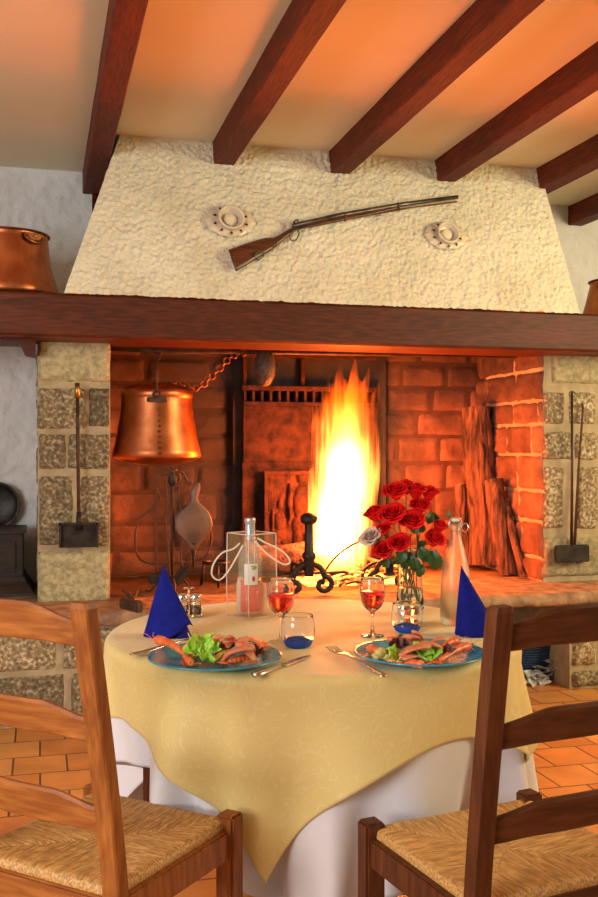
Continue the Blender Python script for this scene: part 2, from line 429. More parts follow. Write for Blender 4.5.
# left pillar
XL0, XL1 = P(37, 450, Y=PILY).x, P(111, 450, Y=PILY).x
XR0, XR1 = P(543, 450, Y=PILY).x, P(602, 450, Y=PILY).x+.01
mb = MB()
mb.box(((XL0+XL1)/2, (PILY+.012+WALLY)/2, (HZ+1.75)/2), (XL1-XL0-.006, WALLY-PILY-.012, 1.75-HZ), mi=1)
pb = [pil(36, 88, 387, 430, XL0), pil(88, 111, 387, 428, XL0), pil(37, 67, 433, 470, XL0), pil(67, 111, 433, 470, XL0),
      pil(38, 74, 475, 547, XL0), pil(79, 111, 475, 547, XL0)]
masonry(mb, (XL0, PILY+.012, HZ), (1, 0, 0), (0, 0, 1), (0, -1, 0), pb, seed=1, res=.012, gap=.004)
pb = [pil(37, 111, 338, 382, XL0), pil(38, 111, 551, 604, XL0)]
masonry(mb, (XL0, PILY+.008, HZ), (1, 0, 0), (0, 0, 1), (0, -1, 0), pb, seed=41, res=.012, gap=.003, rough=.006, mi=2)
side = [(0, .06+k*.24, .33, .28+k*.24) for k in range(5)]+[(.34, .06+k*.24, .71, .28+k*.24) for k in range(5)]
masonry(mb, (XL0+.022, WALLY, HZ), (0, -1, 0), (0, 0, 1), (-1, 0, 0), side, seed=61)
masonry(mb, (XL1-.024, PILY+.03, HZ), (0, 1, 0), (0, 0, 1), (1, 0, 0), side, seed=71)
mb.build('stone_pillar', [M['stone'], M['mortar'], M['stone_pale']], fp, world=True)
mb = MB()
mb.box(((XR0+XR1)/2, (PILY+.012+WALLY)/2, (HZ+1.75)/2), (XR1-XR0-.006, WALLY-PILY-.012, 1.75-HZ), mi=1)
pb = [pil(543, 566, 391, 425, XR0), pil(569, 597, 391, 425, XR0), pil(543, 574, 431, 461, XR0), pil(575, 599, 431, 461, XR0),
      pil(543, 565, 466, 530, XR0), pil(577, 599, 466, 530, XR0)]
masonry(mb, (XR0, PILY+.012, HZ), (1, 0, 0), (0, 0, 1), (0, -1, 0), pb, seed=13, res=.012, gap=.004)
pb = [pil(552, 606, 350, 384, XR0), pil(543, 600, 537, 577, XR0)]
masonry(mb, (XR0, PILY+.008, HZ), (1, 0, 0), (0, 0, 1), (0, -1, 0), pb, seed=55, res=.012, gap=.003, rough=.006, mi=2)
masonry(mb, (XR1, WALLY, HZ), (0, -1, 0), (0, 0, 1), (1, 0, 0), side, seed=81)
mb.build('stone_pillar', [M['stone'], M['mortar'], M['stone_pale']], fp, world=True)
# firebox: back wall and right return of squared blocks
mb = MB()
bl = []; z = 0; row = 0; rr = random.Random(3)
while z < 1.45:
    h_ = rr.choice((.15, .165, .18)); x = -rr.random()*.25
    while x < 2.5:
        w_ = .24+rr.random()*.16
        if x+w_ > 0: bl.append((max(0, x), z, min(2.42, x+w_), z+h_))
        x += w_
    z += h_; row += 1
bl = [b for b in bl if b[2]-b[0] > .05]
masonry(mb, (.30, BACKY, HZ), (1, 0, 0), (0, 0, 1), (0, -1, 0), bl, h=.010, rough=.008, res=.022, gap=.006, seed=90)
bl = []; z = 0
while z < 1.3:
    h_ = rr.choice((.13, .17, .2)); y = -rr.random()*.2
    while y < .83:
        w_ = .2+rr.random()*.2
        if y+w_ > .04: bl.append((max(0, y), z, min(.83, y+w_), z+h_))
        y += w_
    z += h_
masonry(mb, (XR0+.002, PILY, HZ), (0, 1, 0), (0, 0, 1), (-1, 0, 0), bl, h=.016, rough=.018, res=.016, gap=.006, seed=190)
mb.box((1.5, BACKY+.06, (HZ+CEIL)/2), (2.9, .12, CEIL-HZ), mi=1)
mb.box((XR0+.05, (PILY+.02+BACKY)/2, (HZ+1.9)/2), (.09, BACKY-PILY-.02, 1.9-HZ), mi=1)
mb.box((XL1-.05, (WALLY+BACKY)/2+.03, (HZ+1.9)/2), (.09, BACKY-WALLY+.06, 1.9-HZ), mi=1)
def soot_shade(m, cx=1.36, y0=5.55, wd=.86, st=.94):  # shade on the dim firebox back goes into the base colour along with soot
    "soot stain and painted shade on the wall round the insert and up the flue"
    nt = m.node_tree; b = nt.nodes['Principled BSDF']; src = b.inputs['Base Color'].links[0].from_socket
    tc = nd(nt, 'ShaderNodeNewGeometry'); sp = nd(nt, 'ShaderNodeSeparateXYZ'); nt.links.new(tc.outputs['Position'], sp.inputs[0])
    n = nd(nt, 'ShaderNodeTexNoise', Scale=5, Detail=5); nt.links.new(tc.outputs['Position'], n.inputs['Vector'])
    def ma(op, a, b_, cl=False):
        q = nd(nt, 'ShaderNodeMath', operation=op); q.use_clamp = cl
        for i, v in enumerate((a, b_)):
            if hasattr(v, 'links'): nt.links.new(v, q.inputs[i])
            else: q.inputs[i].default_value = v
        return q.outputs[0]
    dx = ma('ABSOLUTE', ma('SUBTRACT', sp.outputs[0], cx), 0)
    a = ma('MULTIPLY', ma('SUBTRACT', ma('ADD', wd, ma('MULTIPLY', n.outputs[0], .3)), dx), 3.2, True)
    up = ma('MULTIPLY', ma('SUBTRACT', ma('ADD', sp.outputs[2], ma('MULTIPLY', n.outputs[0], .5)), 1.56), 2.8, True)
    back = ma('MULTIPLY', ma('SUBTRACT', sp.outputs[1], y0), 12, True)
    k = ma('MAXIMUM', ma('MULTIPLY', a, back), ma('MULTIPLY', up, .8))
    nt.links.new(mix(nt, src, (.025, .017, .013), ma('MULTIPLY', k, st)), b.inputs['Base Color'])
soot_shade(M['brick']); soot_shade(M['soot_mortar']); soot_shade(M['hearth'], .95, 4.84, .95, .72)
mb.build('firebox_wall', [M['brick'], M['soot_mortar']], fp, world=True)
# hearth slab with a worn lip
mb = MB()
def lip(x): return 4.455+.018*nz(x*3.1, 7)+.008*nz(x*17, 3)
prof = lambda x: [(BACKY, HZ), (5.2, HZ), (4.8, HZ+.001), (4.6, HZ+.002), (lip(x)+.03, HZ), (lip(x)+.006, HZ-.008), (lip(x), HZ-.025), (lip(x)+.004, HZ-.05), (lip(x)+.02, HZ-.062), (4.9, HZ-.064), (BACKY, HZ-.064)]
rings = []
for i in range(301):
    x = -1.3+5.3*i/300
    rings.append([Vector((x, y+(.006*nz(x*30, z*30) if y < 4.6 else 0), z+.003*fbm(x*9, y*9, 0, 3))) for y, z in prof(x)])
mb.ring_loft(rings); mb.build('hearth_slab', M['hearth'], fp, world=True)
# base under the hearth
mb = MB()
mb.box((-.2, 5.06, .218), (2.2, 1.06, .436), mi=1)
bb = []
for z0, z1, off in ((.0, .235, .0), (.24, .435, .16)):
    x = off-.2
    while x < 2.2:
        w_ = .26+.14*rr.random(); bb.append((max(0, x), z0, min(2.2, x+w_), z1)); x += w_+.012
masonry(mb, (-1.3, 4.53, 0), (1, 0, 0), (0, 0, 1), (0, -1, 0), bb, h=.02, rough=.012, res=.016, gap=.008, seed=300)
mb.box((3.25, 5.06, .218), (1.22, 1.06, .436), mi=1)
bb = [(0, 0, .2, .1), (.2, 0, .55, .11), (0, .11, .16, .43), (.16, .12, .55, .43), (.56, 0, 1.2, .2), (.56, .21, 1.2, .43)]
masonry(mb, (2.64, 4.53, 0), (1, 0, 0), (0, 0, 1), (0, -1, 0), bb, h=.03, rough=.02, res=.016, gap=.008, seed=350, edge=.03)
mb.box((1.8, 5.3, .218), (1.9, .1, .436), mi=1)
mb.build('hearth_base', [M['stone'], M['mortar']], fp, world=True)
# ---------------- cast iron insert on the back wall
def pbox(mb, x0, y0, x1, y1, Y, dep, bev=.0, mi=0):
    a = P(x0, 450, Y=Y).x; b = P(x1, 450, Y=Y).x; xm = (x0+x1)/2
    z1 = P(xm, y0, Y=Y).z; z0 = P(xm, y1, Y=Y).z
    mb.box(((a+b)/2, Y+dep/2, (z0+z1)/2), (abs(b-a), dep, abs(z1-z0)), bev=bev, mi=mi)
    return a, b, z0, z1
ins = thing('fireplace_insert', 'dark cast iron heating insert with slotted grille on the firebox back wall', 'insert', P(310, 570, Y=5.6))
ins.location.z = HZ
mb = MB(); pbox(mb, 233, 352, 386, 566, 5.63, .035); mb.build('gap_shade_panel', M['soot'], ins, world=True)  # black slab paints in the shade of the gap around the plates
mb = MB(); a, b, z0, z1 = pbox(mb, 243, 406, 378, 462, 5.585, .045, .004)
mb.build('upper_plate', M['cast'], ins, world=True)
mb = MB(); pbox(mb, 242, 462, 378, 560, 5.575, .05, .004); mb.build('lower_plate', M['cast'], ins, world=True)
mb = MB(); pbox(mb, 242, 386, 378, 391, 5.55, .08, .004); pbox(mb, 243, 402, 378, 406, 5.56, .07, .003)
for k in range(16):
    pbox(mb, 244+k*8.6, 391, 246.4+k*8.6, 402, 5.565, .06)
mb.build('grille', M['cast'], ins, world=True)
mb = MB(); pbox(mb, 243, 353, 378, 358, 5.57, .06, .004); pbox(mb, 301, 358, 305, 387, 5.57, .05, .003); pbox(mb, 243, 358, 247, 387, 5.57, .05, .003)
mb.build('top_frame', M['cast'], ins, world=True)
# relief plate leaning in front: generic figures
rp = thing('relief_fireback', 'small square cast iron fireback with figures in relief behind the flames', 'fireback', (0, 0, 0))
a, b = P(264, 450, Y=5.53).x, P(336, 450, Y=5.53).x; zt = P(290, 471, Y=5.53).z
rp.location = ((a+b)/2, 5.53, HZ)
def figure(u, v, cx, cy, s):
    "height of a small standing figure at plate coordinates"
    h = 0
    for (x, y, rx, ry) in ((0, .34, .05, .06), (0, .15, .085, .13), (-.045, -.12, .045, .17), (.06, -.12, .045, .17), (-.12, .16, .03, .13), (.13, .2, .035, .11), (0, .0, .10, .07)):
        q = ((u-cx-x*s)/(rx*s))**2+((v-cy-y*s)/(ry*s))**2
        h = max(h, max(0, 1-q)**.5)
    return h
def rel(s, t):
    h = figure(s, t, .52, .46, 1.45)*.030+figure(s, t, .22, .36, .9)*.018+.012*max(0, fbm(s*7, t*7, 2, 4))
    e = min(s, 1-s, t, 1-t)
    if e < .035: h = .02
    return Vector((a+(b-a)*s, 5.53-h+.03*(1-t)*0, HZ+.02+(zt-HZ-.02)*t))
mb = MB(); mb.grid(rel, 120, 120); mb.box(((a+b)/2, 5.545, (HZ+zt)/2), (b-a, .026, zt-HZ))
mb.build('plate', M['cast'], rp, world=True)
# ================================================================ ON THE MANTEL
def copper_pot(name, label, c, r, h, lug, s=1):
    t = thing(name, label, 'cauldron', c, 0)
    pr = [(0, .012), (r*.8, .0), (r*.97, .012), (r, .035), (r*.97, .06), (r*.90, .11), (r*.83, .17), (r*.78, h-.03), (r*.77, h-.012), (r*.80, h), (r*.775, h), (r*.74, h-.02), (r*.76, .14), (r*.93, .04), (0, .02)]
    MB().lathe(pr, n=64).build('body', M['copper'], t)
    l = MB(); Rr = r*.80
    an = lug; d = Vector((math.cos(an), math.sin(an), 0)); q = Vector((-d.y, d.x, 0))
    pts = [d*(Rr+.004+.012*math.sin(PI*k/10))+q*(.045*math.cos(PI*k/10))+Vector((0, 0, h-.03-.03*math.sin(PI*k/10))) for k in range(11)]
    l.tube(pts, .008, 8); l.box(d*(Rr+.004)+Vector((0, 0, h-.03)), (.012, .11, .03), rot=Matrix.Rotation(an, 3, 'Z'), bev=.003)
    lug_ = l.build('handle_lug', M['copper_dark'], t)
    MB().blob(d*(Rr+.014)+Vector((0, 0, h-.03)), (.008, .008, .008), 0, sub=2).build('rivet', M['brass'], lug_)
    rim = MB(); rim.lathe([(r*.80+.005*math.cos(2*PI*k/8), h-.002+.005*math.sin(2*PI*k/8)) for k in range(9)], n=64)
    rim.build('rim', M['copper_dark'], t)
    return t
pc = P(8, 450, Y=4.93); copper_pot('copper_cauldron', 'flared copper cauldron standing on the left end of the mantel', (pc.x, 4.925, 1.951), .242, .315, R(-52))
pc = P(585, 450, Y=4.93); copper_pot('copper_cauldron', 'copper cauldron at the right end of the mantel, cut by the picture edge', (pc.x+.215, 4.93, 1.951), .205, .24, R(-150))
# ================================================================ ON THE HOOD
gun = thing('antique_rifle', 'antique long gun with walnut stock hung aslant on the chimney hood', 'gun', PH(340, 222, .02))
T_ = .028
def flat(mb, pts, off0, th, mi=0):
    poly = [PH(x, y, off0+th) for x, y in pts]
    n = len(poly); cen = sum(poly, Vector())/n
    rings = [[p-HN*th for p in poly], [p-HN*th*.25 for p in poly], [cen+(p-cen)*1.0-HN*.0 for p in poly]]
    # rounded front: pull outline in a little
    ins_ = []
    for i, p in enumerate(poly):
        q = (poly[i-1]+poly[(i+1) % n])/2
        ins_.append(p+(cen-p).normalized()*.004)
    rings[2] = ins_
    mb.ring_loft(rings, mi=mi, smooth=False)
top = [(228.3, 249.6), (236, 247), (247, 243), (258, 239.6), (266, 237.6), (273, 237.6), (279, 235), (287, 230), (294, 226), (302, 223.3), (318, 220.4), (345, 215.3), (374, 209.6), (400, 204.6)]
bot = [(400, 209), (374, 214.8), (345, 220.6), (318, 226.2), (302, 229.3), (295, 231.8), (289, 236), (281, 242.5), (272, 249.8), (264, 254.6), (256, 259.3), (246, 265.5), (235.7, 271.6)]
mb = MB(); n = 40
def samp(ps, t):
    q = t*(len(ps)-1); i = min(int(q), len(ps)-2); f = q-i
    return (ps[i][0]+(ps[i+1][0]-ps[i][0])*f, ps[i][1]+(ps[i+1][1]-ps[i][1])*f)
bt = bot[::-1]; rings = []
for i in range(61):
    t = i/60; A = samp(top, t); B_ = samp(bt, t)
    ring = []
    for k in range(12):
        w = 2*PI*k/12; f = .5-.5*math.cos(w); o = .031+.012*math.sin(w)
        ring.append(PH(A[0]+(B_[0]-A[0])*f, A[1]+(B_[1]-A[1])*f, o))
    rings.append(ring)
mb.ring_loft(rings); mb.build('stock', M['stock'], gun, world=True)
MB().tube([PH(293, 226.2, .042), PH(340, 215.3, .04), PH(400, 204.8, .036), PH(457.5, 196.9, .034)], [.0135, .0125, .0115, .0105], 16).build('barrel', M['gunmetal'], gun, world=True)
MB().tube([PH(372, 214.5, .034), PH(410, 207.7, .034), PH(457, 201.6, .034)], .004, 8).build('ramrod', M['stock'], gun, world=True)
g_ = MB(); g_.tube(spline([PH(289, 235, .03), PH(291.5, 240.5, .03), PH(296, 240, .03), PH(299, 234, .03), PH(298.5, 229.5, .03)], 5), .0028, 8)
g_.build('trigger_guard', M['gunmetal'], gun, world=True)
MB().tube(spline([PH(295, 226, .05), PH(294, 222.5, .05), PH(296.3, 220, .05), PH(298.5, 221.5, .05)], 4), [.005]*9+[.006]*4, 8).build('hammer', M['gunmetal'], gun, world=True)
l_ = MB(); flat(l_, [(290, 229), (296, 226.5), (306, 225), (308, 227), (298, 230), (291, 232.5)], .044, .006); lkp = l_.build('lock_plate', M['gunmetal'], gun, world=True)
for h_ in [q for q in bpy.data.objects if q.name == 'hammer']: h_.parent = lkp
for px, py in ((345, 217.6), (398, 206.4)):
    b_ = MB(); b_.box(PH(px, py, .036), (.012, .03, .038), rot=Matrix.Rotation(R(-10), 3, 'Y'), bev=.004)
    b_.build('barrel_band', M['gunmetal'], gun, world=True)
s_ = MB(); s_.tube(spline([PH(254, 256.5, .045), PH(258, 252, .052), PH(264, 252.5, .045)], 4), .004, 8); s_.tube(spline([PH(256, 258, .04), PH(259, 260, .04), PH(264, 255, .04)], 4), .003, 6)
s_.build('sling_swivel', M['gunmetal'], gun, world=True)
for px, py in ((276, 243), (380, 212.5)):
    n_ = MB(); n_.tube([PH(px, py+3, -.02), PH(px, py+3, .055), PH(px, py, .06)], .003, 6)
    n_.build('hanging_nail', M['iron'], gun, world=True)
def sconce(px, py, label, sc=1.0):
    o = PH(px, py, 0.012); t = thing('porcelain_sconce', label, 'wall ornament', o, 0, 'porcelain wall ornaments either side of the gun')
    zax = HN; xax = Vector((1, 0, 0)); yax = zax.cross(xax)
    Mx = Matrix((xax, yax, zax)).transposed()
    def L(x, y, z): return Mx @ Vector((x*sc, y*sc, z*sc))
    m1 = MB(); prof = []                                   # scalloped lace plaque
    nn = 96; rings = []
    for rr_, z in ((.045, .004), (.060, .012), (.078, .014), (.098, .008), (.102, 0.0), (.098, -.006), (.045, -.006)):
        ring = []
        for k in range(nn):
            w = 2*PI*k/nn
            ell = 1+.0*math.cos(2*w); sca = 1+(.035*math.cos(w*12)+.02*math.cos(w*24+1))*max(0, (rr_-.05)/.05)
            sca *= 1+.22*abs(math.cos(w))**3*max(0, (rr_-.05)/.05)
            ring.append(L(rr_*sca*math.cos(w)*ell, rr_*sca*math.sin(w)*.86, z))
        rings.append(ring)
    rings.append(rings[0]); m1.ring_loft(rings, cap=(False, False))
    for k in range(10):                                    # raised scrolls and pierced eyes
        w = 2*PI*k/10+.3; cx, cy = .080*math.cos(w), .070*math.sin(w)
        pts = [L(cx+.012*math.cos(w+q*.7)*(1-q*.06), cy+.012*math.sin(w+q*.7)*(1-q*.06), .014) for q in range(10)]
        m1.tube(pts, .0035*sc, 6)
    lp_ = m1.build('lace_plaque', M['porcelain'], t)
    for k in range(10):
        m3 = MB()
        w = 2*PI*k/10+.3; c_ = L(.080*math.cos(w), .070*math.sin(w), .0135)
        m3.lathe([(.0001, .0035), (.009*sc, .003), (.0095*sc, -.002)], n=10, M=Matrix.Translation(c_) @ Mx.to_4x4())
        m3.build('pierced_hole', M['iron'], lp_)
    m2 = MB(); m2.lathe([(.056*sc, -.004), (.060*sc, .03*sc), (.066*sc, .040*sc), (.064*sc, .048*sc), (.056*sc, .048*sc), (.052*sc, .040*sc), (.049*sc, .006), (.0001, .004)], n=48, M=Mx.to_4x4())
    cp_ = m2.build('cup', M['porcelain'], t)
    m4 = MB(); m4.blob(L(0, 0, .014), (.034*sc, .034*sc, .012), .3, 3, 3, 3, rot=Mx); m4.build('inner_boss', M['wax'], cp_)
    return t
sconce(230, 221.5, 'cream porcelain openwork ornament left of the gun on the hood')
sconce(446, 236, 'cream porcelain openwork ornament right of the gun, below its muzzle', .93)
# ================================================================ FIRE TOOLS ON THE PILLARS
sh = thing('fire_shovel', 'long handled square fire shovel hanging on the left stone pillar', 'shovel', P(78, 547, Y=4.80))
MB().tube([P(77.5, 397, Y=4.79), P(78, 450, Y=4.79), P(79, 527, Y=4.79)], .009, 10).build('handle', M['rust_iron'], sh, world=True)
MB().tube([P(77.3, 383, Y=4.79), P(77.4, 398, Y=4.79)], [.012, .014], 12).build('handle_ferrule', M['brass'], sh, world=True)
mb = MB(); pbox(mb, 59, 523, 98.5, 547.5, 4.80, .006, .002); pbox(mb, 59, 523, 61, 547.5, 4.775, .03); pbox(mb, 96.5, 523, 98.5, 547.5, 4.775, .03); pbox(mb, 59, 523, 98.5, 525, 4.775, .03)
mb.build('blade', M['iron'], sh, world=True)
MB().tube([P(79, 512, Y=4.785), P(79, 530, Y=4.79)], [.012, .016], 10).build('socket', M['iron'], sh, world=True)
wi = thing('waffle_iron', 'long handled iron waffle press hanging on the right stone pillar', 'iron', P(572, 562, Y=4.80))
mb = MB(); pbox(mb, 555.5, 545, 590, 562.5, 4.775, .022, .006); mb.build('plate', M['iron'], wi, world=True)
mb = MB(); pbox(mb, 556, 546, 589, 562, 4.80, .020, .006); mb.build('plate', M['iron'], wi, world=True)
MB().tube([P(571.5, 546, Y=4.785), P(572, 470, Y=4.785), P(572, 392, Y=4.785)], [.009, .007, .006], 8).build('handle', M['iron'], wi, world=True)
MB().tube([P(574.5, 546, Y=4.80), P(578.5, 470, Y=4.81), P(583, 408, Y=4.81), P(582, 403, Y=4.80)], [.009, .006, .006, .006], 8).build('handle', M['rust_iron'], wi, world=True)
MB().tube([P(572+3*math.sin(k), 394-3*math.cos(k), Y=4.785) for k in [q*.63 for q in range(11)]], .0025, 6).build('hanging_ring', M['iron'], wi, world=True)
# ================================================================ LEFT NICHE
pan = thing('black_pan', 'round black iron pan hanging on the white wall left of the pillar', 'pan', P(-4, 505, Y=5.53))
Mp = Matrix.Rotation(R(90), 4, 'X')
MB().lathe([(.0001, -.01), (.095, -.01), (.105, .0), (.122, .03), (.127, .032), (.124, .038), (.11, .02), (.09, .002), (.0001, .002)], n=48, M=Mp).build('bowl', M['iron'], pan)
MB().tube([(-.11, -.03, .02), (-.2, -.03, .05), (-.34, -.02, .10)], [.012, .009, .007], 8).build('handle', M['iron'], pan)
ch = thing('wooden_chest', 'small dark wooden chest with flared foot on the ledge under the black pan', 'chest', P(-20, 600, Y=5.15))
ch.location.z = HZ+.003
x1 = P(23, 450, Y=5.1).x; x0 = x1-.42; x2 = P(36, 450, Y=5.08).x
mb = MB(); mb.box(((x0+x1)/2, 5.28, .70), (x1-x0, .34, .23), bev=.004); mb.build('body', M['darkwood'], ch, world=True)
mb = MB(); mb.box(((x0+x1)/2, 5.27, .823), (x1-x0+.03, .38, .016), bev=.004); mb.build('lid', M['darkwood'], ch, world=True)
mb = MB(); rings = []
for z, e in ((.595, .006), (.575, .012), (.55, .03), (.52, .05), (.508, .052)):
    rings.append([Vector((x0-e, 5.11-e, z)), Vector((x1+e, 5.11-e, z)), Vector((x1+e, 5.45, z)), Vector((x0-e, 5.45, z))])
mb.ring_loft(rings, smooth=False); mb.build('flared_foot', M['darkwood'], ch, world=True)
mb = MB(); mb.box(((x0+x1)/2, 5.105, .70), (x1-x0-.07, .012, .16), bev=.004); mb.build('front_panel', M['darkwood'], ch, world=True)
# ================================================================ THE TABLE
TZ = .760                                                    # top of the cloth
TC = W(.036, 2.60, 0); TR_ = .537
tb = thing('round_table', 'round wooden dining table laid for two under cream and white cloths', 'table', (TC.x, TC.y, 0), -YAW)
MB().lathe([(.0001, .728), (TR_-.03, .728), (TR_-.012, .732), (TR_-.006, .742), (TR_-.012, .752), (.0001, .753)], n=72).build('tabletop', M['chair_x'], tb)
mb = MB(); mb.lathe([(.40, .66), (.42, .66), (.42, .728), (.40, .728), (.40, .66)], n=48); mb.build('apron', M['dchair_x'], tb)
for k in range(4):
    an = R(201+90*k); MB().box((.425*math.cos(an), .425*math.sin(an), .35), (.056, .056, .70), rot=Matrix.Rotation(R(8), 3, 'Z'), bev=.004).build('leg', M['dchair_z'], tb)
def fold(th, drop, k=1.0):
    a = .5+.5*math.sin(9*th+1.3+1.2*math.sin(2*th)); b = .5+.5*math.sin(17*th+.4+math.sin(3*th))
    return k*(drop**1.1)*(.32*a*a-.13+.08*b)
def drape(x, d, lay, ripple=True):
    "cloth point (table-centred, right/ahead) to local position"
    r = math.hypot(x, d); th = math.atan2(d, x); e = .022; Rr = TR_+lay
    zt = TZ-.005+lay
    if r <= Rr-e:
        return Vector((x, d, zt+.0009*nz(x*7, d*7, lay)))
    drop = r-(Rr-e)
    q = min(drop, e*PI/2)/e
    out = Rr-e+e*math.sin(q); z = zt-e*(1-math.cos(q)); rest = max(0, drop-e*PI/2)
    if rest > 0:
        out += fold(th, rest); z -= rest*.985
        if lay < .003: out -= max(0, rest-.10)*.38*(.5+.5*math.sin(14*th+2*math.sin(3*th)))**2
    return Vector((out*math.cos(th), out*math.sin(th), max(z, .012+lay)))
def cloth(name, label, cat, half, lay, mat, rot, n=200, halfy=None):
    o = thing(name, label, cat, (TC.x, TC.y, 0), -YAW); bpy.data.objects.remove(o)
    mb = MB(); cr, sr = math.cos(rot), math.sin(rot)
    def f(s, t):
        x = (s*2-1)*half; y = (t*2-1)*(halfy or half)
        return drape(x*cr-y*sr, x*sr+y*cr, lay)
    mb.grid(f, n, n)
    o = mb.build(name, mat); o.location = (TC.x, TC.y, 0); o.rotation_euler = (0, 0, -YAW)
    sd = o.modifiers.new('thickness', 'SOLIDIFY'); sd.thickness = .0014; sd.offset = -1
    tag(o, label, cat); return o
CR = R(-102-225)                                              # a corner towards the camera, a little to the left
cloth('under_tablecloth', 'long white tablecloth hanging under the cream damask cloth', 'tablecloth', .798, 0.0, M['white_cloth'], R(-147), 220, .98)
cloth('damask_tablecloth', 'cream damask square cloth laid cornerwise over the white tablecloth', 'tablecloth', .700, .005, M['cream_cloth'], CR)
# ================================================================ CHAIRS
def seat_mesh(wx, wy):
    mb = MB(); n = 300; NS = 62
    def f(s, t):
        a = (s*2-1); b = (t*2-1)
        e = 1.10; x = a*wx*e; y = b*wy*e; z = .462
        ax_, by_ = abs(x)/wx, abs(y)/wy
        m_ = max(ax_, by_)
        if ax_ > by_: st = y/wy*NS*.5*1.0
        else: st = x/wx*NS*.5
        rdg = abs(math.sin(st*PI))**.6
        z += -.014*max(0, 1-m_)**.6+.0022*rdg-.003*math.exp(-((ax_-by_)/.035)**2)+.0016*nz(x*60, y*60)
        if m_ > .93:
            q = (m_-.93)/.17; w = min(q, 1)*PI*.62; r_ = .018
            z -= r_*(1-math.cos(w)); k = (.93+r_/wx*math.sin(w))/m_
            x *= k; y *= k
        return Vector((x, y, z))
    vs = [f(i/n, j/n) for j in range(n+1) for i in range(n+1)]
    mb.v = vs
    for j in range(n):
        for i in range(n):
            a = abs((i+.5)/n*2-1); b = abs((j+.5)/n*2-1)
            mb.f.append([j*(n+1)+i, j*(n+1)+i+1, (j+1)*(n+1)+i+1, (j+1)*(n+1)+i]); mb.m.append(0 if a > b else 1); mb.sm.append(True)
    lo = MB(); lo.box((0, 0, .435), (wx*1.9, wy*1.9, .012)); mb.add(lo.v, lo.f, 0, False)
    return mb
M['rush_x'] = pbr('woven_rush_across', (.36, .17, .045), (.66, .37, .12), 210, .5, bs=.6, bd=.002, bscale=200, stretch=(.07, 1, 1), lo=.38, hi=.62)
M['rush_y'] = pbr('woven_rush_along', (.36, .17, .045), (.66, .37, .12), 210, .5, bs=.6, bd=.002, bscale=200, stretch=(1, .07, 1), lo=.38, hi=.62)
SEAT = seat_mesh(.195, .185)
def chair(label, cx, cd, fx, fd, mz, mx, rake, wx=.2):
    loc = W(cx, cd, 0); rz = math.atan2(fd, fx)-PI/2-YAW
    t = thing('ladderback_chair', label, 'chair', loc, rz)
    wy = .185
    rk = lambda z: -wy-rake*max(0, (z-.46)/.515)**1.15
    for s in (-1, 1):
        mb = MB(); rings = []
        for z in [0, .2, .4, .46, .52, .6, .7, .8, .9, .971, .981]:
            y = rk(z); a, b = (.0195, .0155) if z < .975 else (.016, .012)
            c_ = .003
            rings.append([Vector((s*wx+p, y+q, z)) for p, q in ((-a, -b+c_), (-a+c_, -b), (a-c_, -b), (a, -b+c_), (a, b-c_), (a-c_, b), (-a+c_, b), (-a, b-c_))])
        mb.ring_loft(rings, smooth=False); mb.build('back_post', mz, t)
        mb = MB(); mb.box((s*wx, wy, .239), (.044, .044, .478), bev=.005); mb.build('front_leg', mz, t)
        MB().box((s*wx, 0, .418), (.024, 2*wy-.03, .060), bev=.004).build('seat_rail', mz, t)
        for zz in (.13, .26): MB().tube([(s*wx, -wy, zz), (s*wx, 0, zz), (s*wx, wy, zz)], [.009, .012, .009], 10).build('stretcher', mx, t)
    for s in (-1, 1): MB().box((0, s*wy, .418), (2*wx-.03, .024, .060), bev=.004).build('seat_rail', mx, t)
    MB().tube([(-wx, wy, .20), (0, wy, .20), (wx, wy, .20)], [.009, .012, .009], 10).build('stretcher', mx, t)
    for zb, ze, zm in ((.903, .948, .976), (.733, .776, .799), (.566, .613, .635)):
        mb = MB(); rings = []
        for i in range(49):
            u = i/24-1; x = u*(wx-.012); k = (1-abs(u))
            sh = sstep(0, .62, k); zt = ze+(zm-ze)*sh; zl = zb+.006*sstep(0, .5, k)
            bow = -.016*(1-u*u); y0 = lambda z: rk(z)+bow; h = .0075
            ring = []
            for z, q in ((zl, -h+.003), (zl+.003, -h), (zt-.006, -h), (zt, -h+.004), (zt, h-.004), (zt-.006, h), (zl+.003, h), (zl, h-.003)):
                ring.append(Vector((x, y0(z)+q, z)))
            rings.append(ring)
        mb.ring_loft(rings, smooth=False); mb.build('back_slat', mx, t)
    me = bpy.data.objects.new('rush_seat', SEATM); C.objects.link(me); me.parent = t; me.scale = (wx/.2, 1, 1); me.location.z = .006
    return t
SEATM = SEAT.mesh('rush_seat', [M['rush_x'], M['rush_y']], fix=False)
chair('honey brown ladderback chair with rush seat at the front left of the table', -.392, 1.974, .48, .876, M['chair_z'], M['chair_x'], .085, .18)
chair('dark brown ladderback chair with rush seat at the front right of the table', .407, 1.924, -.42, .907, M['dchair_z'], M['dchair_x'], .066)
# ================================================================ ON THE TABLE
def T(px, py, dz=0.0):
    p = P(px, py, z=TZ+dz); return p
GL = M['glass']
def wine_glass(label, px, py):
    t = thing('wine_glass', label, 'wine glass', T(px, py), 0, 'wine glasses on the table')
    o = [(.0001, .0), (.030, 0), (.0315, .0015), (.028, .003), (.012, .006), (.005, .012), (.0038, .03), (.0038, .055), (.006, .064), (.014, .070), (.024, .080), (.031, .094), (.0345, .112), (.034, .130), (.0315, .148), (.0306, .1562), (.0303, .1568)]
    i = [(.0299, .1568), (.0296, .1562), (.0300, .148), (.0325, .130), (.0330, .112), (.0296, .095), (.0225, .082), (.013, .0735), (.0001, .071)]
    MB().lathe(o+i, n=40).build('glass', GL, t)
    w = [(.0001, .0715), (.0128, .074), (.0222, .0825), (.0293, .0955), (.0327, .112), (.0327, .119), (.0001, .119)]
    MB().lathe(w, n=40).build('wine', M['wine'], t); return t
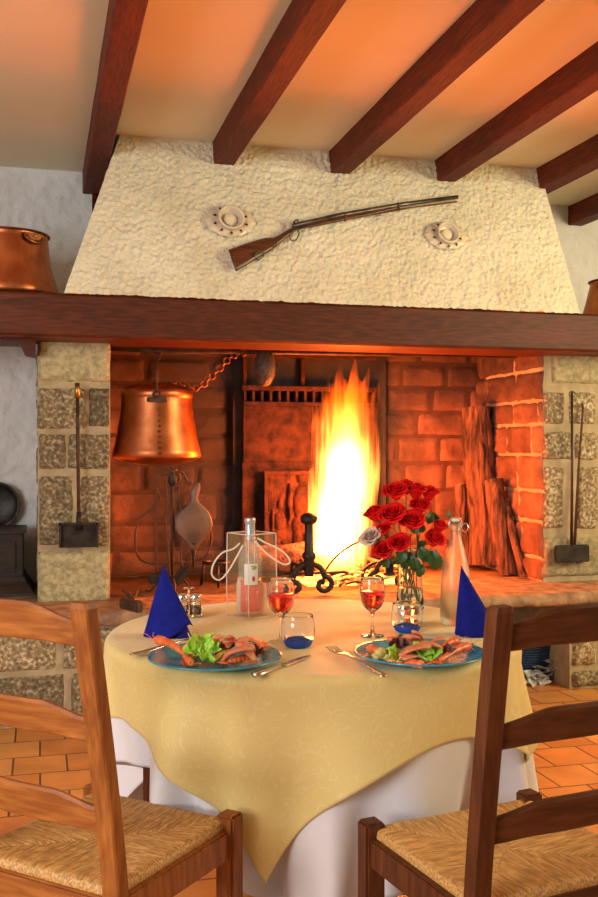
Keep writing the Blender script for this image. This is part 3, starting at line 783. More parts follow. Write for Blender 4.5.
wine_glass('glass of rose wine at the left place, beside the wine bottle bag', 281, 642)
wine_glass('glass of rose wine at the right place, left of the rose vase', 372.5, 636).scale = (.95,)*3
def tumbler(label, px, py):
    t = thing('tumbler', label, 'tumbler', T(px, py), 0, 'blue bottomed tumblers on the table')
    o = [(.0001, 0), (.024, 0), (.031, .004), (.038, .018), (.0415, .034), (.0410, .050), (.0375, .070), (.0361, .0773), (.0358, .078)]
    i = [(.0353, .078), (.0350, .0773), (.0365, .070), (.0398, .050), (.0403, .034), (.0372, .0205), (.038, .018)]
    MB().lathe(o[3:]+i, n=44).build('glass', GL, t)
    MB().lathe([(.0001, 0), (.024, 0), (.031, .004), (.038, .018), (.0368, .0198), (.031, .0095), (.022, .0065), (.0001, .006)], n=44).build('blue_base', M['blueglass'], t)
    return t
tumbler('stemless tumbler with blue base right of the left plate', 298, 647)
tumbler('stemless tumbler with blue base behind the right plate, in front of the vase', 407, 632)
# plates
def plate(label, px, py, r):
    c = T(px, py, .001); t = thing('dinner_plate', label, 'plate', c, 0, 'turquoise glass plates')
    pr = [(.0001, .001), (r*.62, .001), (r*.72, .004), (r*.97, .012), (r, .0135), (r*1.0, .017), (r*.97, .0165), (r*.72, .0085), (r*.62, .0055), (.0001, .0055)]
    MB().lathe(pr, n=80).build('plate', M['plateglass'], t).data.name = 'plate'
    return c
PL = plate('round turquoise glass plate with salad in front of the left napkin', 215, 662, .1500)
PR = plate('round turquoise glass plate with salad in front of the rose vase', 419.5, 658, .150)
def camv(x, d): return Vector((x*CA+d*SA, -x*SA+d*CA, 0))
def prawn(label, a, b, r, bend=.012, up=.006, grp=None, seed=0, head=True):
    "cooked prawn lying from a (head) to b (tail)"
    a, b = Vector(a), Vector(b); ax = (b-a); L = ax.length; ax.normalize(); sd = Vector((-ax.y, ax.x, 0)).normalized(); upv = Vector((0, 0, 1))
    t = thing('cooked_prawn', label, 'prawn', (a+b)/2, 0, grp); t.location.z = min(a.z, b.z)-r
    def c(w): return a+ax*(L*w)+sd*(bend*math.sin(w*PI))+upv*(up*math.sin(w*PI))
    mb = MB(); pts = []; rad = []
    for k in range(43):
        w = k/42; pts.append(c(w))
        prof = (min(1, w/.16)**.7)*(1-.40*w) if w < .96 else .4
        seg = 1-.24*((w*7.5) % 1.0) if w > .32 else 1.02
        rad.append(max(.0015, r*prof*seg))
    mb.tube(pts, rad, 12); mb.build('shell', M['prawn'], t, world=True)
    mb = MB()
    for q in (-.6, -.2, .2, .6):
        d_ = (ax+sd*q).normalized(); p0 = c(1)
        mb.tube([p0, p0+d_*r*1.0, p0+d_*r*1.9], [r*.25, r*.42, r*.1], 8, flat=.35)
    mb.build('tail_fan', M['prawn'], t, world=True)
    mb = MB()
    for k in range(5):
        p0 = c(.18+.1*k); mb.tube([p0-upv*r*.3, p0+sd*r*1.3-upv*r*.4-ax*r*.4, p0+sd*r*1.6-upv*r*.8-ax*r*.9], [r*.13, r*.1, r*.05], 5)
    for q in (-1, 1): mb.tube([c(0), c(0)-ax*r*1.6+sd*q*r*.8+upv*r*.8, c(0)-ax*r*2.4+sd*q*r*1.6+upv*r*.5], [r*.09, r*.06, r*.03], 5)
    mb.build('legs_and_feelers', M['prawn'], t, world=True)
    mb = MB()
    for q in (-1, 1): mb.blob(c(.05)+sd*q*r*.45+upv*r*.4, (r*.16,)*3, 0, sub=2)
    mb.build('eyes', M['soot'], t, world=True)
    return t
def leafy(name, label, cat, c, size, mat, seed, tilt=.5, yaw=0, grp=None, ruf=.30):
    mb = MB(); c = Vector(c)
    rot = Matrix.Rotation(yaw, 3, 'Z') @ Matrix.Rotation(tilt, 3, 'X')
    def f(s, t):
        an = (s-.5)*2.6; rr_ = t**.8
        x = math.sin(an)*rr_*size; y = math.cos(an)*rr_*size*1.05
        z = size*(.34*rr_*rr_+ruf*rr_**2*math.sin(s*15+seed+t*3)*(.7+.5*nz(s*6, t*5, seed))+.22*nz(x*70, y*70, seed)*rr_+.10*nz(x*190, y*190, seed))
        k = 1+.09*rr_*nz(s*9, seed)+.04*rr_*math.sin(s*47)
        return c+rot @ Vector((x*k, y*k, z))
    mb.grid(f, 72, 20)
    zmin = min(v.z for v in mb.v); lift = max(0, TZ+.009-zmin)
    mb.v = [v+Vector((0, 0, lift*.8 if v.z < TZ+.03 else lift*.5)) for v in mb.v]
    mb.v = [Vector((v.x, v.y, max(v.z, TZ+.0085))) for v in mb.v]
    o = solo(name, mb, mat, label, cat, grp)
    sd = o.modifiers.new('thickness', 'SOLIDIFY'); sd.thickness = .0009
    return o
def slice_(label, c, size, seed, yaw, tilt, mat='meat', name='meat_slice', cat='meat', grp=None, curl=1.1):
    mb = MB(); c = Vector(c); rot = Matrix.Rotation(yaw, 3, 'Z') @ Matrix.Rotation(tilt, 3, 'Y')
    th = size*.16
    def ring(t):
        w = (t-.5)*curl; hw = size*.62*(math.sin(PI*min(1, max(0, t*.92+.04)))**.5)*(1+.2*nz(t*5, seed))
        cx = size*math.sin(w)/max(.3, curl*.5); cz = size*(math.cos(w)-math.cos(curl/2))/max(.3, curl*.5)
        nx, nz_ = math.sin(w), math.cos(w); out = []
        for k in range(14):
            a = 2*PI*k/14; y = hw*math.cos(a); h = th*math.sin(a)*(1+.3*nz(t*9, k, seed))+.2*th*nz(t*12, y*120, seed)
            out.append(c+rot @ Vector((cx+nx*h, y+size*.05*nz(t*4, seed, 3), cz+nz_*h)))
        return out
    mb.ring_loft([ring(k/18) for k in range(19)])
    return solo(name, mb, M[mat], label, cat, grp)
Z0 = TZ+.012
def on(px, py, z): return P(px, py, z=TZ+z)
# left plate
prawn('long cooked prawn lying on the left rim of the left plate', on(153, 639, .028), on(184, 653.5, .020), .0125, .004, .005)
prawn('small piece of prawn at the foot of the lettuce on the left plate', on(193, 665, .016), on(184, 655, .016), .0095, .003, .003)
prawn('plump prawn lying at the front of the salad on the left plate', on(256, 658, .018), on(229, 662, .018), .0120, .004, .004)
prawn('prawn propped at the right of the salad on the left plate', on(265, 645, .022), on(249, 652, .026), .0105, .004, .004)
leafy('lettuce_leaf', 'large bright green lettuce leaf standing on the left plate beside the lemon', 'lettuce', on(204, 657, .020), .046, M['lettuce'], 1, 1.0, .1)
leafy('lettuce_leaf', 'bright green lettuce leaf spread low at the front of the left plate', 'lettuce', on(213, 662, .012), .034, M['lettuce'], 4, .25, 2.6)
leafy('lettuce_leaf', 'small bit of lettuce at the back top of the salad on the left plate', 'lettuce', on(224, 643, .035), .018, M['lettuce'], 7, .6, .5)
leafy('lettuce_leaf', 'flat lettuce leaf under the lemon wedge on the left plate', 'lettuce', on(195, 657, .012), .026, M['lettuce'], 9, .15, 1.2)
ms = [('slice of pink meat at the top left of the salad pile on the left plate', 219, 648, .034, .036, 1.1, 1.0), ('slice of pink meat curled behind the dark leaf on the left plate', 234, 645, .042, .036, .3, .3),
      ('slice of pink meat in the middle of the salad pile on the left plate', 238, 655, .032, .040, -.5, -.4), ('slice of pink meat above the plump prawn on the left plate', 245, 650, .038, .034, .8, .5),
      ('slice of pink meat at the back right of the salad on the left plate', 250, 643, .030, .030, -.2, .2), ('slice of pink meat lying low in the left plate salad beside the lettuce', 226, 657, .022, .030, .4, -.3)]
for i, (lb, px, py, z, s, yw, tl) in enumerate(ms): slice_(lb, on(px, py, z), s, i*3.1, yw, tl)
leafy('radicchio_leaf', 'dark red leaf between the meat slices on the left plate', 'leaf', on(228, 650, .034), .024, M['radicchio'], 3, .9, .3)
leafy('radicchio_leaf', 'dark red leaf at the right side of the left plate salad', 'leaf', on(255, 656, .022), .022, M['radicchio'], 5, .6, -.6)
for i, (lb, px, py, z, s, yw, tl) in enumerate((('small rolled bit of meat at the top of the left plate salad', 229, 642, .054, .022, 1.5, .8), ('small rolled bit of meat by the right prawn on the left plate', 243, 644, .050, .022, .7, -.6), ('small bit of meat between plump prawn and dark leaf on the left plate', 248, 655, .030, .022, -.8, .5))):
    slice_(lb, on(px, py, z), s, 20+i*3.1, yw, tl)
leafy('lettuce_leaf', 'frilly pale lettuce leaf behind the tall one on the left plate', 'lettuce', on(212, 649, .030), .032, M['lettuce'], 21, 1.1, -.4)
def lemon(label, c, r, yaw, tilt):
    t = thing('lemon_wedge', label, 'lemon', c, yaw)
    rot = Matrix.Rotation(tilt, 4, 'X')
    MB().lathe([(.0001, 0), (r*.6, .001), (r*.93, .0005), (r*.93, -.002)], n=32, M=rot).build('flesh', M['lemon'], t)
    MB().lathe([(r*.93, .001), (r, 0), (r*.98, -r*.2), (r*.8, -r*.5), (r*.45, -r*.72), (.0001, -r*.78)], n=32, M=rot).build('peel', M['lemonpeel'], t)
lemon('lemon half with a cocktail stick behind the prawn on the left plate', on(192, 650, .026), .0225, -.3, R(48))
mb = MB(); mb.tube([on(194, 647, .030), on(188, 633, .055)], .0013, 6); solo('cocktail_stick', mb, M['lemon'], 'wooden cocktail stick stuck in the lemon on the left plate', 'stick')
mb = MB(); mb.tube([on(237, 649, .045), on(250, 637, .056)], .0011, 6); solo('cocktail_stick', mb, M['meat'], 'cocktail stick poking out of the meat on the left plate', 'stick')
# right plate
prawn('cooked prawn lying on the left side of the right plate', on(366, 648, .022), on(391, 658, .018), .0105, .003, .004)
prawn('long prawn lying along the right front of the right plate', on(472, 645, .026), on(440, 661, .018), .0110, -.003, .004)
prawn('prawn resting across the right back of the right plate', on(459, 641, .030), on(441, 649, .026), .0105, -.003, .004)
prawn('small prawn at the very front of the salad on the right plate', on(425, 665, .016), on(405, 663, .016), .0095, .004, .003)
leafy('lettuce_leaf', 'bright lettuce leaf in the front middle of the right plate', 'lettuce', on(431, 661, .016), .036, M['lettuce'], 11, .5, .2)
leafy('lettuce_leaf', 'lettuce leaf at the front left of the right plate salad', 'lettuce', on(398, 660, .018), .032, M['lettuce'], 14, .6, .8)
leafy('lettuce_leaf', 'small lettuce leaf low at the front of the right plate by the small prawn', 'lettuce', on(407, 664, .010), .020, M['lettuce'], 17, .2, 2.4)
leafy('radicchio_leaf', 'dark leaf left of the meat in the right plate salad', 'leaf', on(399, 650, .034), .026, M['radicchio'], 19, .9, .2)
leafy('radicchio_leaf', 'dark leaf at the right of the right plate salad', 'leaf', on(446, 655, .024), .022, M['radicchio'], 22, .5, -.5)
leafy('radicchio_leaf', 'dark green leaf at the back of the right plate salad', 'leaf', on(404, 644, .042), .020, M['leaf'], 24, .9, .0)
ms = [('slice of pink meat on the back left of the right plate salad', 397, 641, .040, .030, .4, .2), ('slice of pink meat on top of the right plate salad', 412, 643, .048, .034, 1.0, .6),
      ('slice of pink meat in the centre of the right plate salad', 415, 652, .036, .036, -.3, -.3), ('pale slice of meat right of centre on the right plate salad', 429, 648, .040, .034, .2, .2), ('slice of pink meat low in the middle of the right plate salad', 411, 659, .022, .028, .5, .1)]
for i, (lb, px, py, z, s, yw, tl) in enumerate(ms): slice_(lb, on(px, py, z), s, 40+i*3.1, yw, tl)
for i, (lb, px, py, z, s, yw, tl) in enumerate((('small curl of meat highest on the right plate salad', 417, 638, .058, .022, .4, .9), ('small curl of meat left of the highest piece on the right plate', 405, 640, .052, .022, 1.6, .4), ('small curl of meat above the right prawns on the right plate', 436, 643, .044, .022, -.7, -.5))):
    slice_(lb, on(px, py, z), s, 70+i*3.1, yw, tl)
leafy('lettuce_leaf', 'frilly lettuce leaf at the right front of the right plate salad', 'lettuce', on(421, 657, .024), .030, M['lettuce'], 31, .9, -.3)
for i, (px, py, z, lb) in enumerate(((381, 652, .030, 'topmost yellow potato piece at the left of the right plate salad'), (387, 656, .020, 'yellow potato piece behind the left prawn on the right plate'), (378, 656, .018, 'yellow potato piece nearest the rim of the right plate'))):
    mb = MB(); mb.blob(on(px, py, z), (.014, .011, .010), .35, 2, i, 3); solo('potato_piece', mb, M['potato'], lb, 'potato')
# cutlery
def strip(pts, widths, th, mb, zoff):
    "flat bar along world points"
    rings = []
    for i, p in enumerate(pts):
        t_ = (pts[min(i+1, len(pts)-1)]-pts[max(i-1, 0)]); t_.z = 0; t_.normalize(); s_ = Vector((-t_.y, t_.x, 0)); w = widths[i]; h = th[i] if isinstance(th, list) else th
        rings.append([p+s_*w*math.cos(a)+Vector((0, 0, zoff+h*math.sin(a))) for a in [2*PI*k/10 for k in range(10)]])
    mb.ring_loft(rings)
a_, b_ = T(254, 677.5), T(310, 656.5)
kn = thing('table_knife', 'steel table knife lying right of the left plate', 'knife', (a_+b_)/2)
L = lambda t: a_.lerp(b_, t)
mb = MB(); strip([L(t) for t in (0, .02, .15, .3, .42, .46)], [.006, .0115, .0115, .0088, .0075, .006], .0055, mb, .0045); mb.build('handle', M['steel'], kn, world=True)
mb = MB(); strip([L(t) for t in (.45, .5, .6, .8, .92, 1)], [.007, .0115, .012, .0115, .008, .001], .0014, mb, .003); mb.build('blade', M['steel'], kn, world=True)
def fork(label, a, b, lift=0.0):
    fk = thing('dinner_fork', label, 'fork', (a+b)/2); L = lambda t: a.lerp(b, t)
    mb = MB(); strip([L(t)+Vector((0, 0, lift+.006*math.sin(max(0, t-.2)*4))) for t in (0, .03, .15, .35, .5, .62, .68, .76)], [.006, .0105, .0105, .007, .0042, .0042, .011, .0135], [.002, .0025, .0025, .002, .0022, .002, .0015, .0013], mb, .004)
    mb.build('handle', M['steel'], fk, world=True)
    ax = (b-a).normalized(); s_ = Vector((-ax.y, ax.x, 0))
    for k in range(4):
        o = s_*(k-1.5)*.0074
        MB().tube([L(.75)+o+Vector((0, 0, lift+.008)), L(.88)+o+Vector((0, 0, lift+.005)), L(1)+o+Vector((0, 0, lift+.010))], [.0021, .0018, .0009], 6).build('tine', M['steel'], fk, world=True)
fork('steel fork lying left of the right plate', T(384, 678.5), T(330.5, 651), .001)
fork('steel fork half hidden behind the left plate, tines beside the napkin', T(131, 658), T(212, 640), .004)
# napkins
def napkin(label, ap, bl, br, fy, seed, dy=0):
    "cone folded napkin: apex pixel, base left and right pixels"
    bc = T((bl+br)/2, fy); w = (T(br, fy)-T(bl, fy)).length/2
    t = thing('cone_napkin', label, 'napkin', bc+Vector((0, 0, .001)), -YAW)
    dd = (bc-Vector((0, 0, 0))); dist = dd.x*SA+dd.y*CA
    h = CAMH-(ap[1]-448.5)*dist/FPX-TZ; axx = (ap[0]-(bl+br)/2)*dist/FPX
    def cone(k, a0, a1, off, lift):
        def f(s, t_):
            an = a0+(a1-a0)*s; rx = w*(1+off); ry = w*.72*(1+off)
            q = 1-t_
            dent = 1-.14*math.sin(an*2+seed)*q
            return Vector((axx*t_+rx*math.cos(an)*q*dent, ry*math.sin(an)*q*dent, h*t_+lift*q*max(0, math.cos(an-a1+.25))**6))
        m_ = MB(); m_.grid(f, 40, 30); return m_
    o = cone(0, R(-60), R(285), 0, 0).build('cone', M['navy'], t)
    sd = o.modifiers.new('thickness', 'SOLIDIFY'); sd.thickness = .002
    o = cone(0, R(-165), R(-20), .09, .034).build('front_flap', M['navy'], t)
    sd = o.modifiers.new('thickness', 'SOLIDIFY'); sd.thickness = .002
napkin('cobalt blue cone folded napkin on the left side of the table', (163.5, 565.5), 143.5, 191, 636, 0)
napkin('cobalt blue cone folded napkin in front of the frosted bottle at right', (461, 566), 453.5, 494, 635, 1.0)
# ---------- wine bottle in its clear bag
BC = T(251.5, 616); ang = R(41)-YAW
bag = thing('wine_cooler_bag', 'clear plastic wine cooler bag with tube handles holding the rose bottle', 'bag', BC, ang)
hw, bh = .0495, .238
mb = MB()
for (p, q) in (((-hw, -hw), (hw, -hw)), ((hw, -hw), (hw, hw)), ((hw, hw), (-hw, hw)), ((-hw, hw), (-hw, -hw))):
    def f(s, t):
        x = p[0]+(q[0]-p[0])*s; y = p[1]+(q[1]-p[1])*s; k = 1+.04*math.sin(t*PI)+.018*nz(s*4, t*6, p[0]*40)
        return Vector((x*k, y*k, .002+bh*t))
    mb.grid(f, 12, 24)
mb.box((0, 0, .0015), (2*hw, 2*hw, .002)); mb.build('panel', M['clearplastic'], bag)
mb = MB(); cs = [(-hw, -hw), (hw, -hw), (hw, hw), (-hw, hw)]
for i in range(4):
    a, b = cs[i], cs[(i+1) % 4]
    mb.tube([(a[0], a[1], bh), (b[0], b[1], bh)], .0016, 6); mb.tube([(a[0], a[1], .003), (a[0]*1.03, a[1]*1.03, bh/2), (a[0], a[1], bh)], .0016, 6); mb.tube([(a[0], a[1], .003), (b[0], b[1], .003)], .0014, 6)
mb.build('welded_seam', M['softplastic'], bag)
D_ = 2.79
for pts in (((240, 543), (233, 549), (222, 553), (213.5, 564), (212, 575), (219, 580), (227, 573), (235, 560), (243, 545)), ((257, 538), (266, 543), (279, 549), (288, 557), (289.5, 563), (283, 564), (271, 557), (262, 549), (255, 541))):
    mb = MB(); mb.tube(spline([P(x, y, d=D_-.05) for x, y in pts], 5), .0026, 8); mb.build('tube_handle', M['softplastic'], bag, world=True)
for (x, y, h_, r_) in ((-.030, .012, .115, .012), (.034, -.010, .095, .012), (.012, .034, .10, .011)):
    mb = MB(); mb.lathe([(.0001, .006), (r_*.8, .01), (r_, .03), (r_, h_-.02), (r_*.7, h_-.004), (.0001, h_)], c=(x, y, 0), n=14); mb.build('gel_pocket', M['softplastic'], bag)
bt_ = thing('wine_bottle', 'bottle of rose wine with silver foil neck standing in the clear bag', 'bottle', BC+camv(-.004, -.004)+Vector((0, 0, .004)), -YAW)
zz = .272
MB().lathe([(.0001, .001), (.030, 0), (.0345, .004), (.035, .02), (.035, .150), (.0335, .168), (.027, .192), (.018, .210), (.0138, .225), (.0130, .268), (.0150, .270), (.0150, zz), (.010, zz+.001),
            (.0105, .225), (.015, .209), (.024, .191), (.0305, .168), (.032, .15), (.032, .02), (.0001, .012)], n=44).build('glass', M['bottleglass'], bt_)
MB().lathe([(.0001, .0125), (.030, .0128), (.0315, .02), (.0315, .102), (.0001, .102)], n=40).build('wine', M['rosewine'], bt_)
MB().lathe([(.0150, .216), (.0142, .228), (.0138, .258), (.0142, .262), (.0158, .264), (.0158, .274), (.0150, .277), (.0001, .277)], n=32).build('foil_cap', M['foil'], bt_)
def onb(a, z, r): return Vector((r*math.sin(a), -r*math.cos(a), z))
mb = MB(); mb.grid(lambda s, t: onb(-.42+1.12*s, .090+.060*t, .0356), 16, 4); mb.grid(lambda s, t: onb(-.42+1.12*s, .090+.060*t, .0359), 16, 4)
lb_ = mb.build('paper_label', M['label'], bt_)
mb = MB()
for i, (z, a0, a1) in enumerate(((.140, .12, .60), (.133, .18, .55), (.137, .30, .62))): mb.grid(lambda s, t: onb(a0+(a1-a0)*s, z+.0045*t, .03625), 6, 1)
mb.build('green_print', M['green_ink'], lb_)
mb = MB(); mb.grid(lambda s, t: onb(.34+(s-.5)*.26*math.sin(PI*min(1, t*.8+.15)), .100+.016*t, .03628), 6, 6); mb.build('red_emblem', M['red_ink'], lb_)
# ---------- cruet
cr = thing('cruet_stand', 'small chrome cruet stand with upright handle behind the left napkin', 'cruet stand', T(188.5, 616), 0)
mb = MB(); mb.lathe([(.0001, 0), (.038, 0), (.040, .002), (.038, .005), (.0001, .005)], n=32); mb.build('base', M['chrome'], cr)
mb = MB(); mb.tube([(0, 0, .004), (0, 0, .078)], .0022, 8); mb.tube(spline([(-.013, 0, .078), (-.004, 0, .082), (.004, 0, .078), (.014, 0, .082)], 4), .003, 8); mb.build('handle', M['chrome'], cr)
mb = MB(); mb.lathe([(.0395+.0015*math.cos(a), .022+.0015*math.sin(a)) for a in [2*PI*k/8 for k in range(9)]], n=36)
for k in range(4): mb.tube([(.0395*math.cos(k*PI/2+.4), .0395*math.sin(k*PI/2+.4), .004), (.0395*math.cos(k*PI/2+.4), .0395*math.sin(k*PI/2+.4), .022)], .0012, 6)
mb.build('rail', M['chrome'], cr)
for nm, lb, px, mm in (('salt_shaker', 'glass salt shaker half hidden behind the left napkin', 182.3, 'salt'), ('pepper_shaker', 'glass pepper shaker with chrome lid right of the left napkin', 195.5, 'pepper')):
    t = thing(nm, lb, 'shaker', T(px, 616, .006))
    MB().lathe([(.0001, 0), (.0155, 0), (.0165, .003), (.0155, .042), (.0135, .046), (.0125, .046), (.0138, .040), (.0148, .004), (.0001, .003)], n=28).build('glass_jar', GL, t)
    MB().lathe([(.0001, .004), (.0142, .0042), (.0138, .026), (.0001, .026)], n=24).build('filling', M[mm], t)
    MB().lathe([(.0158, .044), (.0165, .047), (.0165, .056), (.0150, .061), (.008, .064), (.0001, .065)], n=28).build('lid', M['chrome'], t)
# ---------- frosted swing top bottle
fb = thing('swing_top_bottle', 'frosted glass swing top bottle behind the right napkin', 'bottle', T(455.5, 624), 0)
MB().lathe([(.0001, .002), (.034, 0), (.040, .004), (.0415, .02), (.0410, .11), (.0385, .145), (.032, .175), (.024, .205), (.0165, .232), (.0135, .250), (.0135, .262), (.0165, .265), (.0165, .280), (.0125, .281),
            (.0105, .262), (.0105, .25), (.0135, .232), (.021, .205), (.029, .175), (.0358, .145), (.038, .11), (.0385, .02), (.0001, .012)], n=48).build('bottle', M['frost'], fb)
mb = MB(); mb.lathe([(.0001, .278), (.010, .279), (.0115, .283), (.010, .288), (.005, .290), (.0001, .290)], n=20); mb.build('stopper', M['porcelain'], fb)
mb = MB(); mb.lathe([(.0142+.0011*math.cos(a), .255+.0011*math.sin(a)) for a in [2*PI*k/6 for k in range(7)]], n=24)
mb.tube(spline([(-.014, 0, .255), (-.019, 0, .272), (-.012, 0, .29), (0, 0, .2925), (.012, 0, .29), (.020, 0, .274), (.014, 0, .255)], 5), .0012, 6)
mb.tube(spline([(.016, 0, .268), (.030, -.004, .275), (.034, -.008, .262), (.024, -.01, .252), (.016, -.006, .258)], 5), .0016, 6)
mb.build('wire_clasp', M['chrome'], fb)
# ---------- vase and roses
VC = T(410, 614); vd = VC.x*SA+VC.y*CA
va = thing('glass_vase', 'clear glass vase holding the red roses', 'vase', VC)
hv = .186
vo = [(.0001, .001), (.036, 0), (.041, .004), (.0415, .015), (.0375, .06), (.0345, .11), (.0365, .15), (.0413, hv-.001), (.0410, hv)]
vi = [(.0403, hv), (.0400, hv-.001), (.0345, .15), (.0325, .11), (.0350, .06), (.038, .018), (.0001, .014)]
MB().lathe(vo+vi, n=44).build('glass', GL, va)
MB().lathe([(.0001, .0145), (.0375, .0185), (.0347, .058), (.0335, .075), (.0001, .075)], n=44).build('water', glass('water', (1, 1, 1), 0, 1.33), va)
def rose_mesh(name, mat, seed, full=1.0):
    mb = MB(); r_ = random.Random(seed); N = 26
    for i in range(N):
        k = i/(N-1); th = i*2.399+r_.uniform(-.2, .2); w = .55+.55*k; r0 = .0025+.0185*k**.8
        H = .033-.008*k; fl = .0005+.0085*k**2*full; zb = -.012+.006*(1-k)
        ph = r_.random()*9
        def f(s, t):
            a = (s-.5)*2*w; sh = (1-abs(s-.5)*2*.92)**.35
            tt = t*(.55+.45*sh)
            rad = r0*(.45+.55*math.sin(min(1, tt*1.3)*PI/2))+fl*tt**2.2+.0012*math.sin(a*6+ph)*tt*k
            z = zb+H*math.sin(tt*(PI/2+.25*k))
            lip_ = .0035*k*max(0, tt-.8)/.2
            return Vector(((rad+lip_)*math.cos(th+a), (rad+lip_)*math.sin(th+a), z-lip_*.6))
        mb.grid(f, 12, 9)
    # calyx
    mb.lathe([(.0001, -.016), (.006, -.014), (.009, -.008), (.010, -.002)], n=12)
    return mb.mesh(name, mat, fix=False)
RM = [rose_mesh('rose_bloom', M['rose'], 1), rose_mesh('rose_bloom', M['rose'], 2, .7)]; RP = rose_mesh('rose_bloom', M['rose_pale'], 3, 1.2)
def leaf_mesh():
    mb = MB()
    def f(s, t):
        w = .011*math.sin(PI*t**.8)**.8*(1+.06*math.sin(t*40)); x = (s-.5)*2*w
        return Vector((x, .036*t, .006*math.sin(t*PI)+abs(x)*.35-.010*t*t))
    mb.grid(f, 8, 20); return mb.mesh('rose_leaf', M['leaf'])
LM = leaf_mesh()
GR = 'red roses in the glass vase'
RS = [(396, 490, -.01, 1.15, 0, 'red rose at the top left of the bouquet'), (406, 485, .03, 1.0, 1, 'red rose at the very top behind the bouquet'), (416, 489, .0, 1.05, 0, 'red rose at the top middle of the bouquet'),
      (429, 491, .02, 1.0, 1, 'red rose at the top right corner of the bouquet'), (376, 512, 0, 1.1, 1, 'red rose at the far left of the bouquet nearest the fire'), (393, 513, -.045, 1.22, 0, 'large open red rose left of centre in the bouquet'),
      (412, 519, -.045, 1.15, 0, 'large open red rose right of centre in the bouquet'), (420, 504, -.005, 1.0, 1, 'red rose between the centre blooms and the top right bloom'), (384, 527, -.02, .8, 1, 'small red rose between the far left bloom and the pale bloom'),
      (400, 541, -.055, 1.0, 0, 'red rose lowest in the middle, over the rim of the vase'), (386, 548, -.03, 1.1, 1, 'red rose lowest at the left of the bouquet'), (439, 524, .0, .85, 1, 'small red rose at the far right of the bouquet'), (434, 537, -.02, 1.0, 0, 'red rose low on the right beside the drooping leaf')]
def rose(name, label, px, py, dd, s, me, grp, i):
    c = P(px, py+4, d=vd+dd); vt = VC+Vector((0, 0, hv))
    dirv = (c-(VC+Vector((0, 0, .06)))); dirv.normalize()
    dirv = (dirv*.9+camv(0, -1)*(.55 if dd < 0 else .25)).normalized()
    t = thing(name, label, 'rose', c, 0, grp)
    b = bpy.data.objects.new('bloom', me); C.objects.link(b); b.parent = t
    b.rotation_mode = 'QUATERNION'; b.rotation_quaternion = dirv.to_track_quat('Z', 'Y'); b.scale = (s*1.16,)*3
    an = i*2.1; foot = VC+Vector((.020*math.cos(an), .020*math.sin(an), .022)); neck = vt+Vector((.022*math.cos(math.atan2(c.y-VC.y, c.x-VC.x)), .022*math.sin(math.atan2(c.y-VC.y, c.x-VC.x)), 0))
    mb = MB(); mb.tube(spline([foot, foot.lerp(neck, .5), neck, c-dirv*.045*s-Vector((0, 0, .004)), c-dirv*.014*s], 6), .0016, 7); t['stem_part'] = mb.build('stem', M['stem'], t, world=True).name
    return t
rts = [rose('red_rose', lb, px, py, dd, s, RM[k], GR, i) for i, (px, py, dd, s, k, lb) in enumerate(RS)]
rts.append(rose('faded_rose', 'pale faded rose at the lower left of the bouquet', 372.5, 535, -.02, 1.0, RP, None, 20))
LV = [(440, 516, 3, -70, 1.3, 20, 11), (446, 512, 3, 60, 1.0, 20, 11), (428, 520, -10, 20, 1.1, 60, 7), (424, 528, -20, -40, 1.1, 80, 6), (432, 546, -45, 165, 1.9, 60, 12), (410, 548, -40, 190, 1.3, 70, 9), (402, 552, -40, 160, 1.3, 60, 9), (417, 538, -30, 120, 1.2, 40, 6), (388, 556, -30, 200, 1.0, 40, 10), (421, 560, -35, 185, 1.2, 60, 12), (414, 530, -30, 10, 1.1, 60, 2), (436, 546, -20, 200, 1.3, 50, 12), (420, 543, -50, 150, 1.6, 60, 9), (404, 545, -55, 200, 1.5, 60, 9), (414, 553, -50, 170, 1.5, 50, 9)]
for px, py, dm, rz, s, tilt, ri in LV:
    t = rts[ri]; o = bpy.data.objects.new('leaf', LM); C.objects.link(o); o.parent = bpy.data.objects[t['stem_part']]
    o.location = P(px, py+4, d=vd+dm/1000)-Vector(t.location); o.scale = (s,)*3
    o.rotation_euler = (R(tilt)+R(20), R(rz), -YAW)
for t in rts:
    del t['stem_part']
# ================================================================ IN THE FIREBOX
# hanging cauldron
cc = P(157, 458, Y=5.12); zr = P(157, 398, Y=5.12).z; zb = P(157, 457, Y=5.12).z
hk = thing('hanging_cauldron', 'large copper cauldron with domed lid hanging in the left of the firebox', 'cauldron', (cc.x, 5.12, zb-.04))
r1 = 44.5*5.08/980; r0 = 35.2*5.08/980; h1 = zr-zb+.04
prof = [(.0001, 0), (r1*.45, .004), (r1*.80, .018), (r1*.96, .034), (r1, .044)]
for k in range(1, 11):
    t = k/10; prof.append((r0+(r1-r0)*(1-t)**1.45, .044+(h1-.05)*t))
MB().lathe(prof+[(r0+.001, h1), (r0+.004, h1+.006), (r0+.004, h1+.035), (r0-.004, h1+.04)], n=72).build('body', M['copper'], hk)
MB().lathe([(r0, h1+.038), (r0*.9, h1+.052), (r0*.7, h1+.066), (r0*.4, h1+.076), (.0001, h1+.08)], n=64).build('lid', M['copper_dark'], hk)
mb = MB()
for an, k in ((R(-97), 1), (R(83), 1)):
    mb = MB()
    d = Vector((math.cos(an), math.sin(an), 0)); q = Vector((-d.y, d.x, 0))
    mb.box(d*(r0+.010)+Vector((0, 0, h1-.018)), (.012, .10, .026), rot=Matrix.Rotation(an, 3, 'Z'), bev=.004)
    for s in (-1, 1): mb.blob(d*(r0+.018)+q*.036*s+Vector((0, 0, h1-.018)), (.007,)*3, 0, sub=2)
    mb.tube([d*(r0+.02)+q*.018*math.cos(w)+Vector((0, 0, h1+.006+.018*math.sin(w))) for w in [2*PI*k/14 for k in range(15)]], .005, 8)
    mb.build('handle_lug', M['rust_iron'], hk)
mb = MB()
